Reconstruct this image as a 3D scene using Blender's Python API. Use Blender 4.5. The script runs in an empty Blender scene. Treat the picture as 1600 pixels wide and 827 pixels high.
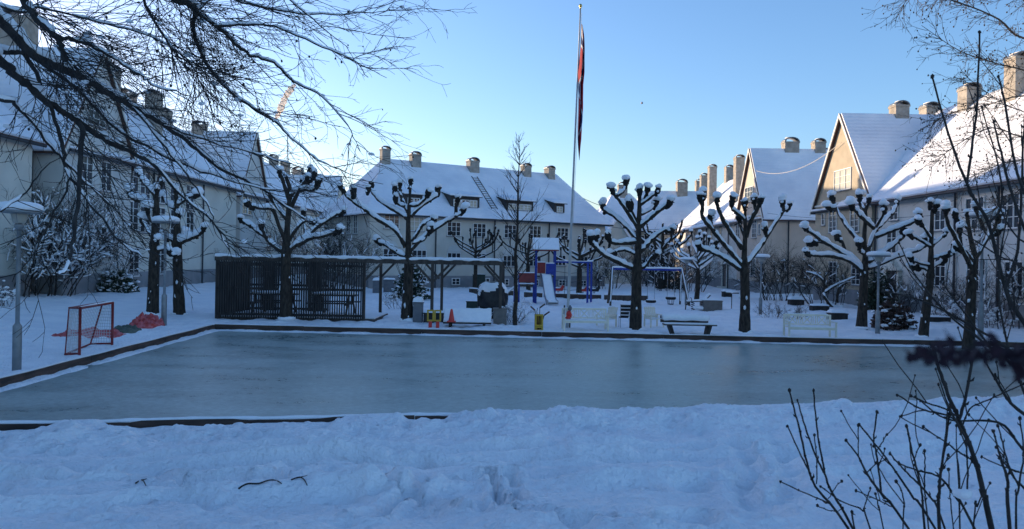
import bpy, math, random
import numpy as np
from mathutils import Vector, Matrix

random.seed(7)
RNG = np.random.default_rng(11)
scene = bpy.context.scene
COL = scene.collection
R = math.radians

# ------------------------------------------------------------------ camera
F_PX, CX, HY, ROLL, CZ = 1155.0, 800.0, 404.0, R(1.0), 2.6
cr, sr = math.cos(ROLL), math.sin(ROLL)

def ray(px, py):
    u, v = px - CX, py - HY
    a, b = u * cr + v * sr, -u * sr + v * cr
    return a / F_PX, -b / F_PX              # x and z per metre of depth

def P(px, py, D):
    a, b = ray(px, py)
    return Vector((a * D, D, CZ + b * D))

def G(px, py, z):
    a, b = ray(px, py)
    D = (z - CZ) / b
    return Vector((a * D, D, z))

def on_plane(px, py, o, n):
    a, b = ray(px, py)
    d = Vector((a, 1.0, b)); c = Vector((0, 0, CZ))
    t = (Vector(o) - c).dot(Vector(n)) / d.dot(Vector(n))
    return c + d * t

cam = bpy.data.cameras.new('camera')
camo = bpy.data.objects.new('camera', cam); COL.objects.link(camo)
cam.sensor_width = 36; cam.lens = 36 * F_PX / 1600
cam.shift_y = (HY - 413.5) / 1600
cam.clip_start = 0.05; cam.clip_end = 20000
cam.dof.use_dof = True; cam.dof.focus_distance = 22; cam.dof.aperture_fstop = 9
M = Matrix(((cr, 0, -sr, 0), (0, 0, -1, 0), (sr, 0, cr, 0), (0, 0, 0, 1)))
# columns: camera x, camera y(up), camera z(back)
M = Matrix(((cr, -sr, 0, 0), (0, 0, -1, 0), (sr, cr, 0, CZ), (0, 0, 0, 1)))
camo.matrix_world = M
scene.camera = camo

# ------------------------------------------------------------------ materials
MATS = {}
def mat(name, c, rough=0.8, c2=None, scale=6.0, bump=0.0, bscale=None, metal=0.0, spec=0.35, detail=5.0, stretch=None, ramp=(0.35, 0.65), bdist=0.02):
    m = bpy.data.materials.new(name); m.use_nodes = True
    nt = m.node_tree; N = nt.nodes; Lk = nt.links
    b = N['Principled BSDF']
    b.inputs['Roughness'].default_value = rough
    b.inputs['Metallic'].default_value = metal
    b.inputs['Specular IOR Level'].default_value = spec
    tc = N.new('ShaderNodeTexCoord'); src = tc.outputs['Object']
    if stretch:
        mp = N.new('ShaderNodeMapping'); mp.inputs['Scale'].default_value = stretch
        Lk.new(src, mp.inputs['Vector']); src = mp.outputs['Vector']
    if c2 is None:
        b.inputs['Base Color'].default_value = (*c, 1)
    else:
        n = N.new('ShaderNodeTexNoise'); n.inputs['Scale'].default_value = scale; n.inputs['Detail'].default_value = detail
        Lk.new(src, n.inputs['Vector'])
        r = N.new('ShaderNodeValToRGB')
        r.color_ramp.elements[0].position = ramp[0]; r.color_ramp.elements[1].position = ramp[1]
        r.color_ramp.elements[0].color = (*c, 1); r.color_ramp.elements[1].color = (*c2, 1)
        Lk.new(n.outputs['Fac'], r.inputs['Fac']); Lk.new(r.outputs['Color'], b.inputs['Base Color'])
    if bump:
        n2 = N.new('ShaderNodeTexNoise'); n2.inputs['Scale'].default_value = bscale or scale * 3; n2.inputs['Detail'].default_value = 6
        Lk.new(src, n2.inputs['Vector'])
        bp = N.new('ShaderNodeBump'); bp.inputs['Strength'].default_value = bump; bp.inputs['Distance'].default_value = bdist
        Lk.new(n2.outputs['Fac'], bp.inputs['Height']); Lk.new(bp.outputs['Normal'], b.inputs['Normal'])
    MATS[name] = m
    return m

mat('snow', (0.84, 0.855, 0.87), 0.65, (0.90, 0.905, 0.91), 9, 0.5, 40, spec=0.25)
mat('snow_ground', (0.80, 0.82, 0.85), 0.6, (0.91, 0.915, 0.92), 1.3, 1.0, 15, spec=0.25, detail=8, bdist=0.06)
mat('bark', (0.019, 0.015, 0.011), 0.9, (0.058, 0.046, 0.035), 14, 0.9, 22, stretch=(1, 1, 0.35))
mat('bark_knob', (0.012, 0.011, 0.010), 0.95, (0.03, 0.026, 0.022), 18, 1.0, 30)
mat('twig', (0.020, 0.017, 0.015), 0.85, (0.042, 0.035, 0.030), 10)
mat('twig_brown', (0.07, 0.05, 0.035), 0.85, (0.11, 0.08, 0.055), 10)
mat('beech_bark', (0.018, 0.017, 0.017), 0.85, (0.042, 0.040, 0.038), 9, 0.5, 30)
mat('husk', (0.03, 0.022, 0.016), 0.9)
mat('wall_cream', (0.52, 0.47, 0.37), 0.9, (0.60, 0.55, 0.44), 0.9, 0.25, 30, detail=8)
mat('wall_pale', (0.50, 0.475, 0.41), 0.9, (0.57, 0.54, 0.47), 0.9, 0.25, 30, detail=8)
mat('wall_white', (0.56, 0.54, 0.47), 0.9, (0.64, 0.62, 0.54), 0.8, 0.25, 30, detail=8)
mat('wall_grey', (0.50, 0.50, 0.47), 0.9, (0.58, 0.575, 0.54), 0.9, 0.25, 30, detail=8)
mat('wall_ochre', (0.37, 0.31, 0.225), 0.9, (0.43, 0.36, 0.265), 1.6, 0.5, 22, detail=8)
mat('wall_pink', (0.52, 0.43, 0.35), 0.9, (0.59, 0.49, 0.40), 0.9, 0.25, 30, detail=8)
mat('plinth', (0.20, 0.205, 0.21), 0.9, (0.26, 0.262, 0.265), 1.5, 0.3, 30)
mat('trim', (0.62, 0.60, 0.55), 0.7, (0.70, 0.68, 0.62), 2)
mat('cornice', (0.34, 0.28, 0.24), 0.8, (0.40, 0.33, 0.28), 2)
mat('tiles', (0.09, 0.05, 0.04), 0.8, (0.14, 0.08, 0.06), 3, 0.5, 12)
mat('frame_white', (0.70, 0.69, 0.66), 0.5)
mat('sill', (0.22, 0.22, 0.22), 0.7)
mat('pane_dark', (0.028, 0.032, 0.038), 0.12, spec=0.5)
mat('pane_curtain', (0.40, 0.37, 0.30), 0.25, (0.52, 0.48, 0.38), 2.5, spec=0.5)  # cream curtains; sun and sky reflections on glass are painted in this colour too
mat('door_dark', (0.05, 0.055, 0.06), 0.6)
mat('chimney_plaster', (0.26, 0.235, 0.20), 0.95, (0.38, 0.34, 0.29), 3, 0.5, 20)
mat('sheet_metal', (0.20, 0.21, 0.22), 0.45, (0.28, 0.29, 0.30), 4, metal=0.6)
mat('pipe', (0.05, 0.05, 0.055), 0.6)
mat('dormer_cheek', (0.045, 0.042, 0.042), 0.8, (0.07, 0.065, 0.06), 4)
mat('wood_dark', (0.024, 0.021, 0.020), 0.8, (0.050, 0.044, 0.040), 8, 0.4, 25, stretch=(1, 1, 0.2))
mat('wood_brown', (0.050, 0.040, 0.034), 0.8, (0.095, 0.076, 0.062), 8, 0.4, 25, stretch=(1, 1, 0.2))
mat('wood_board', (0.038, 0.028, 0.024), 0.75, (0.10, 0.062, 0.048), 3.0, 0.5, 25, stretch=(0.5, 0.5, 3))
mat('white_paint', (0.72, 0.66, 0.52), 0.5, (0.80, 0.745, 0.61), 5)
mat('blue_paint', (0.012, 0.035, 0.24), 0.4, (0.018, 0.05, 0.30), 5)
mat('red_paint', (0.18, 0.018, 0.018), 0.45, (0.25, 0.03, 0.026), 6)
mat('darkred_panel', (0.17, 0.028, 0.028), 0.5, (0.22, 0.04, 0.036), 6)
mat('yellow_paint', (0.46, 0.29, 0.03), 0.5, (0.54, 0.35, 0.045), 6)
mat('red_bright', (0.55, 0.035, 0.03), 0.5, (0.62, 0.06, 0.045), 6)
mat('cone_red', (0.60, 0.055, 0.045), 0.5)
mat('red_sheet', (0.42, 0.040, 0.030), 0.6, (0.62, 0.16, 0.17), 9, 0.4, 20)
mat('green_sheet', (0.06, 0.075, 0.06), 0.7, (0.12, 0.14, 0.11), 7, 0.3, 20)
mat('tarp_black', (0.012, 0.013, 0.016), 0.45, (0.03, 0.032, 0.036), 5, 0.4, 12)
mat('net_white', (0.62, 0.62, 0.62), 0.7)
mat('lamp_grey', (0.20, 0.215, 0.22), 0.5, (0.27, 0.285, 0.29), 5, metal=0.3)
mat('lamp_glass', (0.45, 0.42, 0.36), 0.3)
mat('bin_grey', (0.13, 0.135, 0.145), 0.6, (0.17, 0.175, 0.185), 5)
mat('box_taupe', (0.15, 0.135, 0.12), 0.8, (0.20, 0.18, 0.16), 5, 0.3)
mat('box_green', (0.02, 0.035, 0.03), 0.7, (0.035, 0.055, 0.045), 5)
mat('rubber', (0.016, 0.016, 0.017), 0.7)
mat('steel', (0.35, 0.36, 0.38), 0.35, metal=0.8)
mat('stick_dark', (0.07, 0.025, 0.022), 0.6)
mat('conifer', (0.018, 0.035, 0.022), 0.8, (0.04, 0.065, 0.04), 6)
mat('hedge_leaf', (0.045, 0.026, 0.022), 0.8, (0.085, 0.05, 0.04), 6)
mat('evergreen_leaf', (0.022, 0.034, 0.020), 0.7, (0.045, 0.062, 0.035), 6)
mat('purple_leaf', (0.016, 0.005, 0.011), 0.7, (0.028, 0.008, 0.017), 40)
mat('wire_light', (0.55, 0.50, 0.45), 0.6)
mat('wire_dark', (0.03, 0.03, 0.032), 0.6)
mat('gold', (0.55, 0.38, 0.12), 0.35, metal=0.9)
mat('moon_rock', (0.6, 0.6, 0.62), 1.0, spec=0.0)
m_ = mat('cloud_white', (0.9, 0.86, 0.84), 1.0, spec=0.0); nt_ = m_.node_tree
tl = nt_.nodes.new('ShaderNodeBsdfTranslucent'); tl.inputs['Color'].default_value = (1, 1, 1, 1); mxs = nt_.nodes.new('ShaderNodeMixShader'); mxs.inputs[0].default_value = 0.6
nt_.links.new(nt_.nodes['Principled BSDF'].outputs[0], mxs.inputs[1]); nt_.links.new(tl.outputs[0], mxs.inputs[2]); nt_.links.new(mxs.outputs[0], nt_.nodes['Material Output'].inputs[0])
mat('pole_white', (0.40, 0.40, 0.39), 0.4, (0.50, 0.50, 0.49), 3)

def worn_board():
    m = MATS['wood_board']; nt = m.node_tree
    r = [n for n in nt.nodes if n.type == 'VALTORGB'][0]; e = r.color_ramp.elements
    q = e.new(0.74); q.color = (0.10, 0.062, 0.048, 1); q = e.new(0.80); q.color = (0.55, 0.54, 0.54, 1)
worn_board()
def snow_roof_mat():
    m = bpy.data.materials.new('snow_roof'); m.use_nodes = True
    nt = m.node_tree; N = nt.nodes; Lk = nt.links; b = N['Principled BSDF']
    b.inputs['Roughness'].default_value = 0.65; b.inputs['Specular IOR Level'].default_value = 0.25
    tc = N.new('ShaderNodeTexCoord')
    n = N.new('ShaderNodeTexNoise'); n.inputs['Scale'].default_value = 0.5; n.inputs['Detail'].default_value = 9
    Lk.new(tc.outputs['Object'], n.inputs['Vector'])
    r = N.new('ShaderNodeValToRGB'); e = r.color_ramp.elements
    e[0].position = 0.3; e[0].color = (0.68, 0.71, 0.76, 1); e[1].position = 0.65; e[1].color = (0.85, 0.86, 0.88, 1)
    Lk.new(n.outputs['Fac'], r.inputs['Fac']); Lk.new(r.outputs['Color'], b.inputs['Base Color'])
    w = N.new('ShaderNodeTexWave'); w.bands_direction = 'Z'; w.inputs['Scale'].default_value = 1.3
    w.inputs['Distortion'].default_value = 1.2; w.inputs['Detail'].default_value = 3
    Lk.new(tc.outputs['Object'], w.inputs['Vector'])
    n2 = N.new('ShaderNodeTexNoise'); n2.inputs['Scale'].default_value = 5; n2.inputs['Detail'].default_value = 8
    Lk.new(tc.outputs['Object'], n2.inputs['Vector'])
    ad = N.new('ShaderNodeMath'); ad.operation = 'MULTIPLY_ADD'; ad.inputs[1].default_value = 0.4
    Lk.new(w.outputs['Fac'], ad.inputs[0]); Lk.new(n2.outputs['Fac'], ad.inputs[2])
    bp = N.new('ShaderNodeBump'); bp.inputs['Strength'].default_value = 0.6; bp.inputs['Distance'].default_value = 0.06
    Lk.new(ad.outputs[0], bp.inputs['Height']); Lk.new(bp.outputs['Normal'], b.inputs['Normal'])
    MATS['snow_roof'] = m
snow_roof_mat()

def ice_mat():
    m = bpy.data.materials.new('ice'); m.use_nodes = True
    nt = m.node_tree; N = nt.nodes; Lk = nt.links; b = N['Principled BSDF']
    tc = N.new('ShaderNodeTexCoord')
    mp = N.new('ShaderNodeMapping'); mp.inputs['Scale'].default_value = (0.28, 0.75, 1); mp.inputs['Rotation'].default_value = (0, 0, R(-4))
    Lk.new(tc.outputs['Object'], mp.inputs['Vector'])
    n = N.new('ShaderNodeTexNoise'); n.inputs['Scale'].default_value = 1.0; n.inputs['Detail'].default_value = 10; n.inputs['Roughness'].default_value = 0.65
    Lk.new(mp.outputs['Vector'], n.inputs['Vector'])
    n3 = N.new('ShaderNodeTexNoise'); n3.inputs['Scale'].default_value = 5; n3.inputs['Detail'].default_value = 12; n3.inputs['Roughness'].default_value = 0.75
    Lk.new(tc.outputs['Object'], n3.inputs['Vector'])
    mx = N.new('ShaderNodeMath'); mx.operation = 'MULTIPLY_ADD'; mx.inputs[1].default_value = 0.8
    Lk.new(n3.outputs['Fac'], mx.inputs[0]); Lk.new(n.outputs['Fac'], mx.inputs[2])
    r = N.new('ShaderNodeValToRGB'); e = r.color_ramp.elements
    e[0].position = 0.70; e[0].color = (0.085, 0.145, 0.135, 1); e[1].position = 1.10; e[1].color = (0.30, 0.37, 0.34, 1)
    Lk.new(mx.outputs[0], r.inputs['Fac'])
    # crusty grain: dark pits and pale flecks a hand wide
    mp3 = N.new('ShaderNodeMapping'); mp3.inputs['Scale'].default_value = (4.5, 9, 1); mp3.inputs['Rotation'].default_value = (0, 0, R(-12))
    Lk.new(tc.outputs['Object'], mp3.inputs['Vector'])
    n5 = N.new('ShaderNodeTexNoise'); n5.inputs['Scale'].default_value = 1.6; n5.inputs['Detail'].default_value = 9; n5.inputs['Roughness'].default_value = 0.8
    Lk.new(mp3.outputs['Vector'], n5.inputs['Vector'])
    r5 = N.new('ShaderNodeMapRange'); r5.inputs[1].default_value = 0.3; r5.inputs[2].default_value = 0.7; r5.inputs[3].default_value = 0.55; r5.inputs[4].default_value = 1.35
    Lk.new(n5.outputs['Fac'], r5.inputs[0])
    mg = N.new('ShaderNodeMix'); mg.data_type = 'RGBA'; mg.blend_type = 'MULTIPLY'; mg.inputs[0].default_value = 1
    Lk.new(r.outputs['Color'], mg.inputs[6]); Lk.new(r5.outputs[0], mg.inputs[7])
    # fine skate scratches and frost flecks
    mp2 = N.new('ShaderNodeMapping'); mp2.inputs['Scale'].default_value = (3, 16, 1); mp2.inputs['Rotation'].default_value = (0, 0, R(9))
    Lk.new(tc.outputs['Object'], mp2.inputs['Vector'])
    n4 = N.new('ShaderNodeTexNoise'); n4.inputs['Scale'].default_value = 2.2; n4.inputs['Detail'].default_value = 8; n4.inputs['Roughness'].default_value = 0.7
    Lk.new(mp2.outputs['Vector'], n4.inputs['Vector'])
    r4 = N.new('ShaderNodeValToRGB'); e = r4.color_ramp.elements
    e[0].position = 0.55; e[0].color = (0, 0, 0, 1); e[1].position = 0.70; e[1].color = (0.6, 0.6, 0.6, 1)
    Lk.new(n4.outputs['Fac'], r4.inputs['Fac'])
    mc = N.new('ShaderNodeMix'); mc.data_type = 'RGBA'
    Lk.new(r4.outputs['Color'], mc.inputs[0]); Lk.new(mg.outputs[2], mc.inputs[6]); mc.inputs[7].default_value = (0.50, 0.56, 0.60, 1)
    Lk.new(mc.outputs[2], b.inputs['Base Color'])
    rr = N.new('ShaderNodeMapRange'); rr.inputs[1].default_value = 0.5; rr.inputs[2].default_value = 1.0; rr.inputs[3].default_value = 0.15; rr.inputs[4].default_value = 0.40
    Lk.new(mx.outputs[0], rr.inputs[0]); Lk.new(rr.outputs[0], b.inputs['Roughness'])
    b.inputs['Specular IOR Level'].default_value = 0.4
    bp = N.new('ShaderNodeBump'); bp.inputs['Strength'].default_value = 0.28; bp.inputs['Distance'].default_value = 0.008
    Lk.new(n5.outputs['Fac'], bp.inputs['Height']); Lk.new(bp.outputs['Normal'], b.inputs['Normal'])
    MATS['ice'] = m
ice_mat()

def pennant_mat():
    # red / white / blue / white / red stripes along the pennant, by its UVs
    m = bpy.data.materials.new('pennant_cloth'); m.use_nodes = True
    nt = m.node_tree; N = nt.nodes; Lk = nt.links; b = N['Principled BSDF']; b.inputs['Roughness'].default_value = 0.8
    uv = N.new('ShaderNodeTexCoord'); s = N.new('ShaderNodeSeparateXYZ'); Lk.new(uv.outputs['UV'], s.inputs[0])
    r = N.new('ShaderNodeValToRGB'); r.color_ramp.interpolation = 'CONSTANT'
    red, wh, bl = (0.42, 0.015, 0.025, 1), (0.62, 0.60, 0.60, 1), (0.012, 0.02, 0.10, 1)
    e = r.color_ramp.elements; e[0].position = 0; e[0].color = red; e[1].position = 0.30; e[1].color = wh
    for p, c in ((0.40, bl), (0.60, wh), (0.70, red)):
        q = e.new(p); q.color = c
    Lk.new(s.outputs['X'], r.inputs['Fac']); Lk.new(r.outputs['Color'], b.inputs['Base Color'])
    MATS['pennant'] = m
pennant_mat()

# ------------------------------------------------------------------ mesh builder
def unit(v):
    v = np.asarray(v, float); return v / max(np.linalg.norm(v), 1e-9)

_ICO = {}
def ico(sub):
    if sub in _ICO: return _ICO[sub]
    import bmesh
    bm = bmesh.new(); bmesh.ops.create_icosphere(bm, subdivisions=sub, radius=1)
    v = np.array([p.co[:] for p in bm.verts]); f = np.array([[q.index for q in p.verts] for p in bm.faces]); bm.free()
    _ICO[sub] = (v, f); return _ICO[sub]

class MB:
    def __init__(s): s.V = []; s.Fc = []; s.n = 0; s.uv = None
    def add(s, V, *Fs):
        V = np.asarray(V, float); s.V.append(V)
        for f in Fs:
            f = np.asarray(f, int)
            if len(f): s.Fc.append(f + s.n)
        s.n += len(V); return s
    def box(s, c, d, rz=0.0, rx=0.0, ry=0.0):
        h = np.array(d, float) / 2
        v = np.array([(-1,-1,-1),(1,-1,-1),(1,1,-1),(-1,1,-1),(-1,-1,1),(1,-1,1),(1,1,1),(-1,1,1)], float) * h
        if rz or rx or ry:
            m = np.array(Matrix.Rotation(rz, 3, 'Z') @ Matrix.Rotation(ry, 3, 'Y') @ Matrix.Rotation(rx, 3, 'X'))
            v = v @ m.T
        return s.add(v + np.array(c, float), [(0,3,2,1),(4,5,6,7),(0,1,5,4),(1,2,6,5),(2,3,7,6),(3,0,4,7)])
    def span(s, a, b, w, t, up=(0, 0, 1)):
        """a beam of section w x t from a to b"""
        a, b = np.array(a, float), np.array(b, float); x = unit(b - a); u = np.array(up, float)
        if abs(x @ u) > 0.97: u = np.array((0, 1, 0.))
        y = unit(np.cross(u, x)); z = np.cross(x, y)
        v = [p + y * (w / 2 * i) + z * (t / 2 * j) for p in (a, b) for i, j in ((-1,-1),(1,-1),(1,1),(-1,1))]
        return s.add(v, [(0,3,2,1),(4,5,6,7),(0,1,5,4),(1,2,6,5),(2,3,7,6),(3,0,4,7)])
    def tube(s, pts, rad, sides=5, cap=True):
        p = np.asarray(pts, float); n = len(p)
        r = np.broadcast_to(np.asarray(rad, float), (n,))
        t = np.gradient(p, axis=0); t /= np.maximum(np.linalg.norm(t, axis=1, keepdims=True), 1e-9)
        ref = np.zeros(3); ref[np.argmin(np.abs(t).mean(0))] = 1
        u = np.cross(t, ref); u /= np.maximum(np.linalg.norm(u, axis=1, keepdims=True), 1e-9)
        w = np.cross(t, u)
        a = np.arange(sides) * 2 * np.pi / sides
        V = p[:, None] + (u[:, None] * np.cos(a)[None, :, None] + w[:, None] * np.sin(a)[None, :, None]) * r[:, None, None]
        i = np.arange(n - 1)[:, None] * sides; k = np.arange(sides)[None]; k2 = (k + 1) % sides
        q = np.stack([i + k, i + k2, i + sides + k2, i + sides + k], -1).reshape(-1, 4)
        Fs = [q]
        if cap: Fs += [np.arange(sides)[None], (np.arange(sides)[::-1] + (n - 1) * sides)[None]]
        return s.add(V.reshape(-1, 3), *Fs)
    def blob(s, c, r, rough=0.15, sub=2, seed=None):
        v, f = ico(sub); g = np.random.default_rng(seed if seed is not None else random.randrange(10**6))
        k = g.normal(size=(4, 3)) * 2.2; ph = g.uniform(0, 6, 4)
        d = 1 + rough * np.sin(v @ k.T + ph).sum(1) / 2
        r = np.broadcast_to(np.asarray(r, float), (3,))
        return s.add(v * d[:, None] * r + np.array(c, float), f)
    def lathe(s, prof, c=(0, 0, 0), n=20):
        pr = np.asarray(prof, float); a = np.arange(n) * 2 * np.pi / n; m = len(pr)
        V = np.stack([pr[:, 0][:, None] * np.cos(a), pr[:, 0][:, None] * np.sin(a), np.repeat(pr[:, 1][:, None], n, 1)], -1).reshape(-1, 3) + np.array(c, float)
        i = np.arange(m - 1)[:, None] * n; k = np.arange(n)[None]; k2 = (k + 1) % n
        q = np.stack([i + k, i + k2, i + n + k2, i + n + k], -1).reshape(-1, 4)
        return s.add(V, q, np.arange(n)[::-1][None], (np.arange(n) + (m - 1) * n)[None])
    def torus(s, c, R0, r, axis='Z', n=20, k=8, ry=1.0):
        a = np.arange(n + 1) * 2 * np.pi / n
        z = np.zeros_like(a)
        p = {'Z': np.stack([np.cos(a) * R0, np.sin(a) * R0 * ry, z], -1), 'Y': np.stack([np.cos(a) * R0, z, np.sin(a) * R0], -1), 'X': np.stack([z, np.cos(a) * R0, np.sin(a) * R0], -1)}[axis]
        return s.tube(p + np.array(c, float), r, k, False)
    def prism(s, poly, off):
        """closed 3D polygon extruded by the vector off"""
        p = np.asarray(poly, float); n = len(p); o = np.array(off, float)
        q = [(i, (i + 1) % n, (i + 1) % n + n, i + n) for i in range(n)]
        return s.add(np.vstack([p, p + o]), q, np.arange(n)[::-1][None], (np.arange(n) + n)[None])
    def slab(s, quad, t):
        """a quad given thickness t along its upward normal"""
        q = np.asarray(quad, float); nn = unit(np.cross(q[1] - q[0], q[2] - q[0]))
        if nn[2] < 0: nn = -nn
        return s.prism(q, nn * t)
    def xform(s, m):
        m3 = np.array(m.to_3x3()); t = np.array(m.translation)
        s.V = [v @ m3.T + t for v in s.V]; return s
    def build(s, name, m, parent=None, smooth=False, origin=None):
        me = bpy.data.meshes.new(name)
        V = np.vstack(s.V) if s.V else np.zeros((0, 3))
        o = np.zeros(3)
        if parent is not None:
            q = parent
            while q is not None: o += np.array(q.location); q = q.parent
        elif origin is not None: o = np.array(origin, float)
        V = V - o
        me.vertices.add(len(V)); me.vertices.foreach_set('co', V.astype(np.float32).ravel())
        loops = np.concatenate([f.ravel() for f in s.Fc]); lens = np.concatenate([np.full(len(f), f.shape[1]) for f in s.Fc])
        me.loops.add(len(loops)); me.loops.foreach_set('vertex_index', loops.astype(np.int32))
        me.polygons.add(len(lens)); st = np.concatenate([[0], np.cumsum(lens)[:-1]])
        me.polygons.foreach_set('loop_start', st.astype(np.int32))
        try: me.polygons.foreach_set('loop_total', lens.astype(np.int32))
        except Exception: pass
        me.polygons.foreach_set('use_smooth', np.full(len(lens), smooth))
        if s.uv is not None:
            l = me.uv_layers.new(name='UVMap'); l.data.foreach_set('uv', s.uv[loops].astype(np.float32).ravel())
        me.update(calc_edges=True); me.validate()
        me.materials.append(MATS[m])
        ob = bpy.data.objects.new(name, me); COL.objects.link(ob)
        if parent is not None: ob.parent = parent
        elif origin is not None: ob.location = origin
        return ob

def thing(name, label, cat, loc=(0, 0, 0), group=None):
    o = bpy.data.objects.new(name, None); COL.objects.link(o); o.location = loc; o.empty_display_size = 0.2
    o['label'] = label; o['category'] = cat
    if group: o['group'] = group
    return o

def tag(o, label, cat, group=None):
    o['label'] = label; o['category'] = cat
    if group: o['group'] = group
    return o

def copy_tree(o, parent=None):
    c = o.copy(); COL.objects.link(c)
    if parent is not None: c.parent = parent
    for ch in list(o.children): copy_tree(ch, c)
    return c

def dup(root, label, loc, rz=0.0, group=None, scale=None):
    c = copy_tree(root); c.location = loc; c.rotation_euler = (0, 0, rz); c['label'] = label
    if group: c['group'] = group
    if scale: c.scale = (scale,) * 3
    return c

# ------------------------------------------------------------------ noise
_T = RNG.random((512, 512))
def vnoise(x, y):
    xi, yi = np.floor(x).astype(int), np.floor(y).astype(int); fx, fy = x - xi, y - yi
    fx = fx * fx * (3 - 2 * fx); fy = fy * fy * (3 - 2 * fy)
    g = lambda a, b: _T[a % 512, b % 512]
    return (g(xi, yi) * (1 - fx) + g(xi + 1, yi) * fx) * (1 - fy) + (g(xi, yi + 1) * (1 - fx) + g(xi + 1, yi + 1) * fx) * fy
def fbm(x, y, o=4, lac=2.03, gain=0.5):
    a, s, t = 1.0, 0, 0
    for i in range(o):
        s = s + a * (vnoise(x * lac**i + 17 * i, y * lac**i + 31 * i) - 0.5); t += a; a *= gain
    return s / t * 2
def sst(a, b, x):
    t = np.clip((x - a) / (b - a), 0, 1); return t * t * (3 - 2 * t)

# ------------------------------------------------------------------ terrain
FL = G(335, 516, 0); NLd = G(0, 683, 0.0); c0 = G(900, 663, 0.0)
lk = G(0, 608, 0); fr = G(1430, 541, 0)
def isect(p, q, r_, s_):
    d1, d2 = (q - p).xy, (s_ - r_).xy
    t = ((r_ - p).xy.cross(d2)) / d1.cross(d2); return p + (q - p) * t
NL = isect(FL, lk, NLd, c0)
FR = FL + (fr - FL) * ((21 - FL.x) / (fr.x - FL.x))
NR = NLd + (c0 - NLd) * ((21 - NLd.x) / (c0.x - NLd.x))
def edge(a, b):
    d = (b - a).xy.normalized(); return a, b, d, Vector((d.y, -d.x))      # outward normal on the right of a->b
E_near = edge(NL, NR)      # outward = -Y
E_far = edge(FR, FL); E_left = edge(FL, NL); E_right = edge(NR, FR)
def sd(e, x, y): return (x - e[0].x) * e[3].x + (y - e[0].y) * e[3].y

BK_X = [-14, -6.45, -6.25, -5.75, -5.55, -2.65, -2.45, -2.05, -1.95, -1.6, -1.5, -0.95, -0.75, 2, 8, 25]
BK_H = [-0.08, -0.07, 0.07, 0.07, -0.07, -0.06, 0.05, 0.06, 0.03, 0.05, -0.05, -0.04, 0.06, 0.07, 0.16, 0.24]
PITS = [(random.uniform(-7, 8), random.uniform(4, 10), random.uniform(0.07, 0.15), random.uniform(0.02, 0.055)) for _ in range(170)]
def base_z(x, y):
    x = np.asarray(x, float); y = np.asarray(y, float)
    s = np.maximum.reduce([sd(E_near, x, y), sd(E_far, x, y), sd(E_left, x, y), sd(E_right, x, y)])
    dn = sd(E_near, x, y)
    z = 0.13 + 0.0 * x
    z = z + 0.42 * sst(-12, -19, x) * sst(12, 22, y)
    z = z + np.clip((dn - 1.6) * 0.118, 0, 1.05)
    return z, s, dn

def ruts(x, y):
    """trails walked into the foreground snow: (polyline in pixels, width, depth)"""
    z = 0 * x
    for pl, w, d in TRAILS:
        for (a, b) in zip(pl[:-1], pl[1:]):
            ab = b - a; L2 = ab.dot(ab)
            m = (np.abs(x - (a.x + b.x) / 2) < abs(ab.x) / 2 + 1) & (np.abs(y - (a.y + b.y) / 2) < abs(ab.y) / 2 + 1)
            if not m.any(): continue
            xs, ys = x[m], y[m]
            t = np.clip(((xs - a.x) * ab.x + (ys - a.y) * ab.y) / L2, 0, 1)
            dd = np.hypot(xs - a.x - ab.x * t, ys - a.y - ab.y * t) + 0.06 * fbm(xs * 3, ys * 3, 2)
            zz = -d * np.exp(-(dd / w) ** 2) + 0.5 * d * np.exp(-((dd - 1.9 * w) / (0.7 * w)) ** 2)
            z[m] = np.where(np.abs(zz) > np.abs(z[m]), zz, z[m])
    return z

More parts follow.
